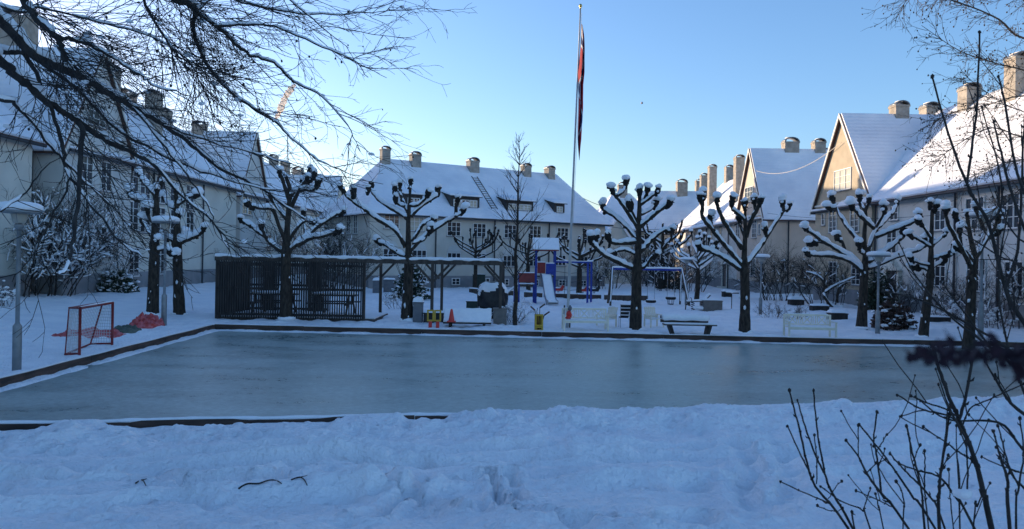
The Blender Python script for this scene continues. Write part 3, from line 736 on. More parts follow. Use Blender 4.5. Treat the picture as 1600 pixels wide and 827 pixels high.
dormer(866, 882, 334, 319, ['pane_curtain'])
dormer(632, 660, 326, 305, ['pane_dark', 'pane_dark'])
# snow guard ladder strip on the roof
b = MB(); sl = 5.0 / 6.0
p0 = on_plane(752, 292, qB(0, 2.9, 0), vB); xl = (p0 - Vector(qB(0, 0, 0))).dot(uB)
for i in range(14):
    yy = 0.6 + i * 0.26; z = 5.8 + (yy + 0.5) * sl + 0.18
    b.span(qB(xl - 0.3, yy, z), qB(xl + 0.3, yy, z), 0.05, 0.03)
for k_ in (-.28, .28): b.span(qB(xl + k_, .5, 5.8 + 1.0 * sl + .16), qB(xl + k_, 4.2, 5.8 + 4.7 * sl + .16), 0.05, 0.04)
b.build('roof_ladder', 'dormer_cheek', B)

# houses seen in the gap behind
H4, u4, v4, q4, _r = hip_house('gap_house', 'small cream house glimpsed beside the right end of the long back house', (9.0, 78), R(5), 7, 9, 0.1, 6.0, 10.0, 2.5, 2.5, 'wall_cream')
add_window(H4, Vector(q4(2.2, 0, 4.6)) - v4 * .002, (-v4)[:], 1.1, 1.4, 2, 3); add_window(H4, Vector(q4(5, 0, 4.6)) - v4 * .002, (-v4)[:], 1.1, 1.4, 2, 3)
b = MB(); b.prism([q4(0.2, -1.6, -.3), q4(3.2, -1.6, -.3), q4(3.2, -1.6, 4.6), q4(1.7, -1.6, 6.8), q4(0.2, -1.6, 4.6)], v4 * 1.6); b.build('porch', 'wall_white', H4)
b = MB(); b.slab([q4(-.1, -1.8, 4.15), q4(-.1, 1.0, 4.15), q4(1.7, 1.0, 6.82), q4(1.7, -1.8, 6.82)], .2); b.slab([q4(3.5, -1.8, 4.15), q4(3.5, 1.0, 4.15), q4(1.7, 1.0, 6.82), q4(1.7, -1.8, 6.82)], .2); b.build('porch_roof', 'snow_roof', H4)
chimney(H4, 12.2, 82.6, 8.5, 11.0, 1.0, 1.0)
H5, u5, v5, q5, _r = hip_house('gap_house', 'distant house between the back house and right row, blue shaded snow roof', (16.3, 98), R(-6), 26, 12, 0.1, 6.4, 12.3, 0.8, 2, 'wall_grey')
for i in range(5):
    add_window(H5, Vector(q5(1.8 + 2.6 * i, 0, 4.9)) - v5 * .002, (-v5)[:], 1.2, 1.6, 3, 3)
    add_window(H5, Vector(q5(1.8 + 2.6 * i, 0, 2.2)) - v5 * .002, (-v5)[:], 1.2, 1.5, 3, 3)
chimney(H5, *P(1065, 300, 103).xy, 10, 13.6, 1.4, 1.2)
H6, u6, v6, q6, _r = hip_house('gap_house', 'far house glimpsed in the gap left of the long back house', (-30, 132), R(4), 24, 12, 0.1, 6.4, 11.8, 3, 3, 'wall_grey')
for i in range(6): add_window(H6, Vector(q6(2 + 3.6 * i, 0, 4.9)) - v6 * .002, (-v6)[:], 1.2, 1.6, 3, 3)

# ------------------------------------------------------------------ pollarded trees
UP = np.array((0, 0, 1.0))
def smooth_path(pts, per=4):
    p = np.asarray(pts, float)
    if len(p) < 3:
        t = np.linspace(0, 1, 5)[:, None]; return p[0] * (1 - t) + p[-1] * t
    out = []
    q = np.vstack([2 * p[0] - p[1], p, 2 * p[-1] - p[-2]])
    for i in range(1, len(q) - 2):
        for k in range(per):
            t = k / per; a, b_, c, d = q[i-1], q[i], q[i+1], q[i+2]
            out.append(0.5 * ((2*b_) + (-a + c)*t + (2*a - 5*b_ + 4*c - d)*t*t + (-a + 3*b_ - 3*c + d)*t**3))
    out.append(p[-1]); return np.array(out)

def limb(t, mb, pts, r0, r1, g, snowy=1.0, sides=7):
    """a limb: its own part of tree t with the snow lying on it, or (t None) just added to mb"""
    p = smooth_path(pts); n = len(p)
    p = p + g.normal(0, r1 * 0.22, p.shape) * np.linspace(0, 1, n)[:, None]
    r = np.linspace(r0, r1, n) * g.uniform(0.86, 1.16, n)
    if t is None:
        mb.tube(p, r, sides); return p
    wood = MB(); wood.tube(p, r, sides)
    for _ in range(int(3 + n / 8)):                           # knuckles left by old cuts
        q = p[g.integers(n // 4, n)]; wood.blob(q + g.normal(0, r1 * .5, 3), r1 * g.uniform(.75, 1.15), .3, 1)
    wo = wood.build('limb', 'bark', t, True)
    if snowy <= 0: return p
    snow = MB()
    tg = np.gradient(p, axis=0); tg /= np.maximum(np.linalg.norm(tg, axis=1, keepdims=True), 1e-9)
    hz = np.sqrt(np.clip(1 - tg[:, 2]**2, 0, 1))
    rs = r * snowy * 1.22 * np.clip(hz * 1.6 - 0.30, 0.0, 1.0) * g.uniform(0.8, 1.25, n)
    start = None
    for i in range(n + 1):
        ok = i < n and rs[i] > 0.22 * r[i]
        if ok and start is None: start = i
        if not ok and start is not None:
            if i - start >= 2:
                seg = slice(start, i); rr = rs[seg].copy(); rr[0] *= 0.5; rr[-1] *= 0.6
                snow.tube(p[seg] + UP * (r[seg] * 0.55 + rr * 0.5)[:, None] + g.normal(0, .006, (i - start, 3)), rr, 8)
            start = None
    if snow.V: snow.build('snow', 'snow', wo, True)
    return p

def knob(t, p, d, g, size=0.15, snowy=1.0):
    """fist of old pollard cuts at a limb's end with a cap of snow"""
    d = unit(unit(d) + UP * 0.6); p = np.asarray(p); kn = MB()
    for o, s_ in ((-1.3, .62), (-.5, .82), (.35, 1.0), (1.15, .92)):
        kn.blob(p + d * size * o + g.normal(0, size * .10, 3), np.array((.95, .95, 1.25)) * size * s_ * g.uniform(.88, 1.1), .2)
    for _ in range(4):
        q = g.normal(0, 1, 3); q[2] = q[2] * .5; kn.blob(p + d * size * g.uniform(-.5, .9) + unit(q) * size * .72, size * g.uniform(.3, .48), .25, 1)
    for _ in range(3):                                        # stubs of cut shoots
        q = unit(d + g.normal(0, .5, 3)); kn.tube([p + d * size * .6, p + d * size * .8 + q * size * 1.2], [size * .22, size * .13], 5)
    ko = kn.build('knob', 'bark_knob', t, True)
    if snowy > 0:
        sn = MB(); top = p + d * size * 1.15; k = snowy * g.uniform(1.0, 1.4)
        sn.blob(top + UP * size * .62, np.array((1.0, 1.0, .85)) * size * k, .22)
        sn.blob(top + UP * size * .35 + g.normal(0, .25, 3) * size, np.array((1.0, .9, .6)) * size * k, .25)
        if g.random() < .6: sn.blob(p + d * size * g.uniform(-.6, .4) + unit(g.normal(size=3) * (1, 1, .2)) * size * .85 + UP * size * .25, np.array((.5, .5, .45)) * size * k, .25, 1)
        sn.build('snow_cap', 'snow', ko, True)

FRONT = 'pollarded trees standing along the far side of the ice'
def traced_pollard(label, org, sc, base, trunk, limbs, knobs, r_trunk, r_limb=0.080, seed=1, snowy=1.0, group=FRONT, ks=0.112, D=None, patches=8):
    g = np.random.default_rng(seed)
    px = lambda q: (org[0] + q[0] / sc, org[1] + q[1] / sc)
    bp = ground(*px(base)); D = D or bp.y
    z0 = gz(bp.x, bp.y) - 0.1
    loc = (bp.x, D, z0)
    t = thing('pollard_tree', label, 'tree', loc, group)
    tr, br, sn = MB(), MB(), MB()
    W = lambda q, dy=0.0: np.array(P(*px(q), D + dy))
    T = [W(q) for q in trunk]; T[0] = np.array((T[0][0], D, z0))
    fork = T[min(2, len(T) - 1)]
    n = len(T)
    rr = [r_trunk * 1.12, r_trunk * .96, r_trunk * .9] + list(np.linspace(r_trunk * .55, r_trunk * .34, max(n - 3, 1)))
    p = smooth_path(T, 5); rad = np.interp(np.linspace(0, n - 1, len(p)), range(n), rr[:n]) * g.uniform(.95, 1.06, len(p))
    k0 = int(np.argmin(np.linalg.norm(p - fork, axis=1)))
    tr.tube(p[:k0 + 1], rad[:k0 + 1] * (1 + .18 * np.exp(-np.arange(k0 + 1) / 1.5)), 12)
    br.tube(p[k0:], np.minimum(rad[k0:], rad[k0] ), 9)
    tr.blob(fork, (r_trunk * 1.02, r_trunk * 1.02, r_trunk * 1.3), .12)
    for L in limbs:
        k = len(L); off = g.uniform(-1.0, 1.0) * .9
        ln = sum(math.dist(L[i], L[i+1]) for i in range(k - 1)) / sc / F_PX * D
        off *= min(ln, 2.0) / 1.6; acc = 0; pts = []
        tot = max(sum(math.dist(L[i], L[i+1]) for i in range(k - 1)), 1e-6)
        for i, q in enumerate(L):
            if i: acc += math.dist(L[i-1], q)
            pts.append(W(q, off * acc / tot))
        rb = r_limb * (1.0 if ln > 1.0 else .75)
        pp = limb(t, None, pts, rb, rb * .72, g, snowy)
        knob(t, pp[-1], pp[-1] - pp[-3], g, ks * g.uniform(.85, 1.15), snowy)
    for q in knobs:
        pq = W(q, g.uniform(-.3, .3)); knob(t, pq, np.array((0, 0, 1.0)), g, ks * g.uniform(.75, 1.0), snowy)
    for _ in range(patches):                                  # snow stuck to the trunk
        i = g.integers(0, k0 + 1); a = g.uniform(0, 6.28); q = p[i] + np.array((math.cos(a), math.sin(a), 0)) * rad[i] * .98 + UP * g.uniform(-.2, .2)
        sn.blob(q - np.array((.02, 0, 0)), np.array((.03, .03, .06)) * g.uniform(.5, 1.6), .4, 1)
    sn.blob((loc[0], D, z0 + .12), (r_trunk * 1.7, r_trunk * 1.5, .12), .2)
    to = tr.build('trunk', 'bark', t, True); br.build('leader', 'bark', t, True); so = sn.build('snow', 'snow', to, True); so['kind'] = 'stuff'
    return t

traced_pollard('pollarded tree with its trunk rising in front of the open pergola bay', (520, 260), 3.309, (382, 806),
    [(382, 805), (388, 640), (395, 480), (391, 420), (390, 300), (395, 200)],
    [[(375, 420), (350, 370), (310, 320), (240, 280), (170, 225), (110, 185), (70, 150), (47, 112)], [(120, 190), (108, 160), (105, 135)], [(385, 270), (350, 245), (290, 210), (235, 170), (205, 130), (197, 102)],
     [(390, 240), (370, 200), (350, 140), (345, 95)], [(372, 210), (325, 185), (317, 140), (318, 115)], [(395, 210), (400, 130), (400, 82)], [(405, 260), (440, 220), (500, 175), (540, 150), (548, 128)],
     [(395, 205), (440, 200), (480, 165), (488, 145)], [(400, 440), (450, 385), (520, 330), (590, 285), (630, 260), (640, 200), (648, 175)], [(630, 262), (658, 248), (675, 232)], [(410, 390), (440, 340), (470, 300), (508, 282)],
     [(372, 470), (330, 445), (280, 410), (235, 390)], [(410, 400), (470, 380), (500, 330)]],
    [(180, 125), (325, 172)], 0.20, seed=2)
traced_pollard('tallest snow-capped pollard, behind the white armchairs and in front of the swing', (900, 270), 3.18, (295, 781),
    [(295, 780), (300, 600), (303, 480), (310, 350), (312, 250), (315, 180), (316, 110)],
    [[(285, 478), (220, 450), (150, 415), (105, 380), (78, 345), (74, 328)], [(105, 380), (100, 345), (100, 325)], [(303, 335), (260, 280), (200, 225), (150, 190), (135, 172)], [(308, 275), (270, 215), (225, 150), (195, 110), (182, 82)],
     [(205, 115), (238, 88), (247, 52)], [(305, 250), (275, 190), (265, 165)], [(320, 270), (370, 225), (420, 185), (463, 152)], [(318, 210), (370, 185), (395, 150)], [(320, 160), (370, 125), (405, 90)], [(325, 150), (345, 120), (355, 88)],
     [(320, 395), (370, 340), (430, 290), (463, 288)], [(315, 480), (350, 460), (375, 420), (398, 410)], [(303, 345), (240, 350), (185, 350), (160, 324)], [(305, 410), (240, 385), (180, 400)]],
    [(316, 98)], 0.19, seed=3)
traced_pollard('Y-shaped pollard just right of the snow-heaped plank bench', (1060, 280), 3.31, (342, 800),
    [(342, 800), (345, 620), (342, 480), (340, 400), (345, 300), (345, 200)],
    [[(320, 470), (260, 425), (200, 390), (150, 370), (108, 350)], [(330, 450), (280, 390), (220, 320), (170, 255), (125, 200), (122, 140), (112, 95)], [(124, 140), (130, 85)], [(215, 320), (195, 325), (190, 345)], [(175, 250), (165, 220), (168, 200)],
     [(330, 360), (280, 290), (235, 220), (205, 150), (200, 105)], [(345, 215), (310, 180), (278, 150), (278, 112)], [(345, 200), (345, 135)], [(352, 300), (370, 230), (400, 170), (427, 115)], [(398, 175), (392, 112)],
     [(350, 445), (400, 380), (450, 310), (500, 230), (540, 170), (573, 143)], [(545, 165), (540, 125)], [(455, 300), (452, 262)], [(345, 300), (320, 240), (315, 210)]],
    [], 0.17, seed=4)
traced_pollard('wide-spreading pollard with sunlit snowy limbs behind the right-hand white bench', (1240, 280), 3.308, (352, 778),
    [(350, 780), (360, 600), (364, 490), (370, 400), (365, 300), (372, 200), (370, 150)],
    [[(355, 480), (290, 425), (200, 400), (120, 395), (72, 385)], [(355, 460), (270, 395), (190, 345), (120, 300), (62, 255)], [(160, 330), (130, 325), (95, 332)], [(270, 390), (255, 335), (230, 302)], [(355, 350), (310, 290), (260, 220), (215, 140), (200, 98)],
     [(222, 150), (195, 150), (180, 147)], [(372, 165), (390, 108)], [(370, 170), (350, 130), (338, 97)], [(415, 255), (370, 215), (320, 165), (300, 138)], [(380, 380), (420, 270), (470, 220), (520, 160), (533, 122)], [(425, 250), (465, 180), (468, 152)],
     [(425, 300), (500, 270), (580, 240), (648, 205), (648, 182)], [(385, 430), (450, 390), (510, 345), (560, 300), (568, 278)], [(385, 465), (480, 425), (570, 390), (650, 365), (688, 335)], [(365, 390), (345, 375), (340, 340)], [(365, 470), (410, 430), (385, 380)]],
    [(720, 330)], 0.165, seed=5, snowy=1.15)
traced_pollard('slim pollard with short stubby limbs, left of the pair by the right edge', (1390, 280), 3.181, (165, 785),
    [(165, 788), (185, 620), (203, 480), (206, 350), (210, 220), (212, 155)],
    [[(208, 300), (170, 240), (150, 215)], [(208, 340), (150, 305), (102, 283)], [(203, 430), (150, 420), (112, 398)], [(203, 460), (160, 440), (125, 437)], [(210, 330), (250, 300), (277, 272)], [(207, 400), (260, 382), (300, 372)], [(205, 445), (245, 420), (265, 407)], [(212, 170), (230, 142)], [(207, 350), (185, 320), (182, 305)]],
    [(202, 130)], 0.14, 0.065, seed=6, ks=.10)
traced_pollard('pollard with upright forked limbs nearest the right edge of the photo', (1390, 280), 3.181, (390, 826),
    [(390, 828), (402, 650), (408, 500), (425, 400), (408, 320), (395, 250), (385, 185)],
    [[(410, 450), (370, 370), (320, 280), (285, 210), (277, 155)], [(355, 330), (350, 280), (352, 252)], [(392, 250), (350, 210), (328, 188)], [(425, 410), (450, 330), (465, 250), (430, 150)], [(430, 390), (490, 290), (530, 240), (548, 195)], [(505, 280), (530, 220), (528, 178)], [(500, 285), (535, 262)], [(425, 420), (380, 360), (345, 345)]],
    [(383, 178)], 0.15, 0.07, seed=7, ks=.10)
traced_pollard('pollard growing hard against the front of the slatted shelter', (340, 250), 3.18, (340, 800),
    [(340, 800), (340, 600), (340, 460), (345, 350), (355, 230), (360, 150), (340, 85)],
    [[(320, 455), (270, 420), (240, 385), (215, 335)], [(240, 385), (180, 340), (120, 300)], [(338, 400), (305, 330), (275, 250), (215, 240), (160, 225)], [(350, 455), (430, 390), (500, 330), (560, 290), (620, 258)], [(400, 425), (460, 390), (520, 380), (600, 358)], [(355, 400), (400, 330), (440, 300), (480, 310)],
     [(355, 260), (400, 160), (445, 95)], [(430, 120), (465, 100)], [(358, 210), (330, 120), (310, 65)], [(350, 300), (300, 240), (270, 190)], [(358, 180), (420, 150), (470, 150), (500, 120)], [(440, 390), (430, 320), (425, 270)]],
    [(420, 110), (480, 75), (460, 60)], 0.20, seed=8)
LEFTP = 'short pollards behind the far left lamp post'
traced_pollard('left one of the two snow-laden pollards behind the second lamp post', (180, 240), 2.954, (172, 745),
    [(172, 745), (178, 560), (181, 420), (190, 250), (190, 180)],
    [[(182, 400), (150, 350), (128, 308)], [(190, 260), (130, 225), (78, 205), (66, 175)], [(190, 200), (135, 130), (112, 92)], [(185, 450), (240, 440), (262, 460)], [(185, 330), (160, 300), (150, 262)], [(190, 190), (215, 140)]],
    [(190, 170), (195, 400)], 0.19, 0.10, seed=9, snowy=1.2, group=LEFTP, patches=16)
traced_pollard('right one of the two snow-laden pollards, between the second lamp post and the shelter', (180, 240), 2.954, (297, 745),
    [(297, 745), (290, 560), (286, 420), (285, 300), (280, 180)],
    [[(286, 410), (255, 395), (232, 388)], [(290, 415), (350, 390), (385, 375), (408, 348)], [(286, 240), (330, 208), (375, 192)], [(285, 330), (292, 305), (297, 285)], [(283, 260), (240, 230), (225, 200)], [(288, 420), (320, 400), (322, 380)]],
    [(280, 170)], 0.19, 0.10, seed=10, snowy=1.25, group=LEFTP)

def auto_pollard(label, base, top, seed, r=0.16, spread=1.0, snowy=.8, group='small pollards by the far houses', dark=True):
    g = np.random.default_rng(seed); bp = ground(*base); D = bp.y; H = (base[1] - top[1]) / F_PX * D
    t = thing('pollard_tree', label, 'tree', (bp.x, D, bp.z - .1), group)
    tr, br = MB(), MB()
    b0 = np.array((bp.x, D, bp.z - .1)); fk = b0 + UP * (H * .45); lean = g.normal(0, .06, 3) * (1, 1, 0)
    tr.tube([b0, b0 + UP * H * .2 + lean, fk + lean], [r * 1.15, r, r * .95], 10)
    br.tube([fk + lean, fk + lean + UP * H * .25, fk + UP * H * .42], [r * .7, r * .5, r * .35], 7)
    knob(t, fk + UP * H * .46, UP, g, .10, snowy)
    n = 11
    for i in range(n):
        a = i * 2.4 + g.uniform(-.4, .4); z = g.uniform(-.02, .25) * H; rad = H * g.uniform(.32, .48) * spread
        s0 = fk + lean + UP * z; dr = np.array((math.cos(a), math.sin(a), 0))
        pts = [s0, s0 + dr * rad * .45 + UP * H * .08, s0 + dr * rad * .8 + UP * H * .16, s0 + dr * rad + UP * H * g.uniform(.22, .34)]
        pp = limb(t, None, pts, r * .40, r * .28, g, snowy, 6); knob(t, pp[-1], pp[-1] - pp[-2], g, .09, snowy)
        if g.random() < .6:
            q = pp[len(pp) // 2]; e = q + dr * .1 + UP * H * .16 + g.normal(0, .1, 3); limb(t, None, [q, e], r * .25, r * .2, g, 0); knob(t, e, UP, g, .08, snowy)
    tr.build('trunk', 'bark', t, True); br.build('leader', 'bark', t, True)
auto_pollard('small dark pollard before the back house, between the pergola and the covered grill', (742, 452), (352, 352), 21, snowy=.45)
auto_pollard('small pollard standing right behind the playground tower', (826, 455), (352, 358), 22, snowy=.35)
auto_pollard('small pollard framed by the blue bar frame beside the flagpole', (904, 464), (362, 362), 23, .18, snowy=.6)
auto_pollard('snow-flecked pollard right of the swing, beside the spring rocker', (1088, 470), (366, 362), 24, .15, .9, 1.2)
auto_pollard('thick pollard trunk behind the right legs of the swing', (1034, 452), (366, 340), 25, .3, .8, .8)

# ------------------------------------------------------------------ bare trees and bushes
def wander(p, d, L, n, g, jit, lift=0.0):
    d = unit(d); pts = [np.array(p, float)]; st = L / n
    for _ in range(n):
        d = unit(d + g.normal(0, jit, 3) + UP * lift); pts.append(pts[-1] + d * st)
    return np.array(pts)
def side_dir(t, ang, g, flat=0.0):
    q = unit(np.cross(t, g.normal(size=3) * (1, 1, 1 - flat)) + 1e-6); 
    if flat: q = unit(q * (1, 1, 1) )
    return unit(t * math.cos(ang) + q * math.sin(ang))
def at(p, f):
    x = f * (len(p) - 1); i = min(int(x), len(p) - 2); return p[i] + (p[i+1] - p[i]) * (x - i), unit(p[i+1] - p[i])

def slender_tree(label, base, top, seed):
    g = np.random.default_rng(seed); bp = ground(*base); D = bp.y
    b0 = np.array((bp.x, D, bp.z - .1)); tp = np.array(P(*top, D)); H = tp[2] - b0[2]
    t = thing('slender_tree', label, 'tree', b0)
    tr, br = MB(), MB()
    tk = np.array([b0 + (tp - b0) * f + g.normal(0, .03, 3) * (1, 1, 0) * (f > 0) for f in np.linspace(0, 1, 14)])
    tr.tube(tk, np.linspace(.085, .006, 14), 8)
    for i in range(50):
        f = g.uniform(.22, .97); p, d = at(tk, f); a = g.uniform(0, 6.28)
        L = (1 - f) * H * .36 * g.uniform(.6, 1.1) + .25
        if f < .35: L *= .75
        dr = np.array((math.cos(a) * .75, math.sin(a) * .75, .75)); w = wander(p, dr, L, 7, g, .07, .05)
        br.tube(w, np.linspace(.011 + L * .005, .003, 8), 4)
        for k in range(int(3 + L * 5)):
            q, dd = at(w, g.uniform(.2, .98)); l2 = L * .32 * g.uniform(.4, 1.0) + .1
            w2 = wander(q, side_dir(dd, g.uniform(.35, .8), g) + UP * .2, l2, 4, g, .1, .04); br.tube(w2, np.linspace(.006, .003, 5), 3)
    tr.build('trunk', 'bark', t, True); br.build('crown', 'twig', t, True)
slender_tree('slender unpruned bare tree with fine upright twigs, left of the playground tower', (805, 507), (812, 212), 31)

def bush(name, label, cat, px, py, h, w, n, seed, m='twig', r=.014, snowy=.25, group=None, arch=.0, tw=10, depth=None, dy=0.0):
    g = np.random.default_rng(seed); bp = ground(px, py); b0 = np.array((bp.x, bp.y + dy, bp.z - .05))
    t = thing(name, label, cat, b0, group); br, sn = MB(), MB(); depth = depth or w
    for i in range(int(n * .62)):
        a = g.uniform(0, 6.28); rr = math.sqrt(g.random()); o = np.array((math.cos(a) * w * .28 * rr, math.sin(a) * depth * .28 * rr, 0))
        e = np.array((math.cos(a) * w * .5 * rr, math.sin(a) * depth * .5 * rr, h * g.uniform(.65, 1.05) * (1 - .3 * rr)))
        L = np.linalg.norm(e - o); wv = wander(b0 + o, (e - o) + UP * L * .15, L * 1.05, 9, g, .19, .0)
        br.tube(wv, np.linspace(r * g.uniform(.5, 1.2), r * .22, 10), 4)
        for k in range(int(tw * 1.7)):
            q, d = at(wv, g.uniform(.25, 1)); l2 = L * g.uniform(.15, .38)
            w2 = wander(q, side_dir(d, g.uniform(.4, 1.0), g) + UP * .15, l2, 5, g, .16, .02); br.tube(w2, np.linspace(r * .32, r * .16, 6), 3)
            for _ in range(3):
                q3, d3 = at(w2, g.uniform(.3, 1)); w3 = wander(q3, side_dir(d3, .7, g), l2 * .5, 3, g, .18); br.tube(w3, np.linspace(r * .2, r * .13, 4), 3)
            if g.random() < snowy:
                sn.tube(w2[1:5] + UP * r * .8, np.array((.6, 1.1, 1.0, .5)) * r * 1.1, 5)
            if g.random() < snowy * .4:
                sn.blob(w2[-1] + UP * .02, np.array((.07, .07, .045)) * g.uniform(.5, 1.3), .2, 1)
    bo = br.build('branches', m, t, True)
    if sn.V: sn.build('snow', 'snow', bo, True)['kind'] = 'stuff'
    return t
HB = 'bare bushes growing along the house walls'
bush('bare_bush', 'huge snow-dusted bare bush left of the first lamp post against the house', 'bush', 35, 462, 5.4, 7.5, 110, 41, r=.028, snowy=.55, group=HB, tw=20)
bush('bare_bush', 'tall bare bush left of the red goal by the pale house wall', 'bush', 140, 455, 3.6, 4.8, 60, 42, r=.022, snowy=.2, group=HB, tw=12)
bush('bare_bush', 'bare bush behind the pair of left pollards by the house', 'bush', 300, 440, 3.2, 5.0, 34, 43, r=.022, snowy=.2, group=HB, tw=12)
bush('bare_bush', 'dark tall thicket rising behind the slatted shelter roof', 'bush', 500, 452, 5.8, 8.0, 52, 44, r=.03, snowy=.12, group=HB, tw=16)
bush('bare_bush', 'dark bare thicket behind the left legs of the swing', 'bush', 945, 452, 3.6, 4.2, 34, 45, r=.026, snowy=.08, group=HB, tw=14)
bush('bare_bush', 'broad dark thicket behind the swing beam', 'bush', 1010, 448, 5.0, 7.0, 60, 46, r=.03, snowy=.08, group=HB, tw=14)
bush('bare_bush', 'dark bushy thicket right of the swing below the shaded row house', 'bush', 1065, 456, 4.6, 7.0, 60, 47, r=.028, snowy=.12, group=HB, tw=14)
bush('bare_bush', 'large rounded bare bush in the gap beside the sunlit gable house', 'bush', 1222, 470, 4.2, 4.6, 40, 48, r=.026, snowy=.03, group=HB, tw=16)
bush('bare_bush', 'dark bare bush at the foot of the sunlit gable house', 'bush', 1290, 478, 3.6, 3.6, 28, 49, r=.026, snowy=.05, group=HB, tw=16)
bush('bare_bush', 'bare bush by the doorway at the right house', 'bush', 1408, 490, 2.6, 2.8, 22, 50, r=.02, snowy=.12, group=HB, tw=12)
bush('bare_bush', 'bare climbing bush on the right house wall behind the two slim pollards', 'bush', 1475, 498, 2.8, 3.0, 30, 51, r=.018, snowy=.15, group=HB, tw=12)
bush('bare_bush', 'bare bush by the right edge, deep in the shade of the house', 'bush', 1570, 512, 3.0, 4.0, 26, 52, r=.02, snowy=.15, group=HB, tw=14)
LB = 'low leafless shrubs sticking out of the snow'
bush('low_shrub', 'low leafless shrub inside the pergola bay, left of its first pollard trunk', 'shrub', 622, 482, 1.0, 1.9, 30, 61, 'twig_brown', .010, .2, LB, 0, 8)
bush('low_shrub', 'low leafless shrub around the foot of the slender tree', 'shrub', 800, 504, .95, 1.5, 34, 62, 'twig', .010, .3, LB, 0, 8)
bush('low_shrub', 'low leafless shrub left of the right-hand white bench', 'shrub', 1208, 497, .85, 1.5, 26, 63, 'twig_brown', .010, .0, LB, 0, 8)
bush('low_shrub', 'low leafless shrub directly behind the right-hand white bench', 'shrub', 1240, 499, .9, 1.4, 26, 64, 'twig_brown', .010, .0, LB, 0, 8)
bush('low_shrub', 'low snowy shrub at the house foot right of the two slim pollards', 'shrub', 1555, 512, 1.0, 2.2, 30, 65, 'twig', .012, .9, LB, 0, 9)
bush('low_shrub', 'low snowy shrub by the right house between the two slim pollards', 'shrub', 1478, 500, .9, 1.8, 30, 66, 'twig', .012, .9, LB, 0, 9)
bush('low_shrub', 'low dark shrub at the foot of the first lamp post, by the left edge', 'shrub', 8, 478, .9, 1.2, 30, 67, 'twig', .012, .4, LB, 0, 9)

def leaf_shrub(name, label, px, py, h, w, seed, m, leaves=1500, snow_n=40, cone=False, group=None):
    g = np.random.default_rng(seed); bp = ground(px, py); b0 = np.array((bp.x, bp.y, bp.z - .05))
    t = thing(name, label, 'shrub', b0, group); st, lf, sn = MB(), MB(), MB()
    for i in range(14):
        a = g.uniform(0, 6.28); e = b0 + np.array((math.cos(a) * w * .4, math.sin(a) * w * .4, h * g.uniform(.5, .9)))
        st.tube(np.linspace(b0, e, 4) + g.normal(0, .03, (4, 3)), np.linspace(.03, .01, 4), 4)
    if cone: st.tube([b0, b0 + UP * h * .97], [.07, .01], 6)
    V, Q = [], []
    for i in range(leaves):
        f = g.random() ** (.8 if cone else .6); a = g.uniform(0, 6.28)
        if cone:
            z = g.random() ** 1.3; rr = w * .5 * (1 - z) * g.uniform(.45, 1.0) * (1 + .25 * math.sin(z * 40)); c = b0 + np.array((math.cos(a) * rr, math.sin(a) * rr, .1 + z * h * .95))
        else:
            th = math.acos(g.uniform(0, 1)); rr = g.uniform(.5, 1.05) * (1 + .15 * math.sin(3 * a + seed)); c = b0 + np.array((math.sin(th) * math.cos(a) * w * .5 * rr, math.sin(th) * math.sin(a) * w * .5 * rr, .05 + math.cos(th) * h * rr))
        s_ = g.uniform(.05, .11); d1 = unit(g.normal(size=3)) * s_; d2 = unit(np.cross(d1, g.normal(size=3))) * s_ * .6
        k = len(V) * 0 + i * 4; V += [c - d1, c - d2, c + d1, c + d2]; Q.append((k, k + 1, k + 2, k + 3))
        if i < snow_n: sn.blob(c + UP * .05, np.array((1.1, 1.1, .55)) * g.uniform(.05, .13), .25, 1)
    lf.add(V, Q)
    st.build('stems', 'twig', t, True); lo = lf.build('foliage', m, t)
    if sn.V: sn.build('snow', 'snow', lo, True)['kind'] = 'stuff'
    return t
leaf_shrub('conifer', 'young snow-covered conifer seen behind the pollard in the pergola bay', 641, 468, 2.7, 2.4, 71, 'conifer', 3200, 260, True)
leaf_shrub('hedge_shrub', 'dense reddish brown shrub beside the base of the wide-spreading pollard', 1392, 514, 1.0, 1.5, 72, 'hedge_leaf', 1600, 70)
leaf_shrub('evergreen_shrub', 'snow-capped evergreen shrub at the left house foot, right of the goal', 186, 457, 1.0, 1.9, 73, 'evergreen_leaf', 1500, 170)
leaf_shrub('evergreen_shrub', 'dark evergreen shrub under the bay by the far right house door', 1372, 486, 2.2, 1.8, 74, 'evergreen_leaf', 2200, 20)
leaf_shrub('evergreen_shrub', 'snowy evergreen mound in front of the left house beside the shelter', 312, 438, 1.2, 2.8, 75, 'evergreen_leaf', 1500, 190)
leaf_shrub('evergreen_shrub', 'dark evergreen shrub beneath the swing beam near the far houses', 1048, 452, 2.2, 2.6, 76, 'evergreen_leaf', 2200, 15)

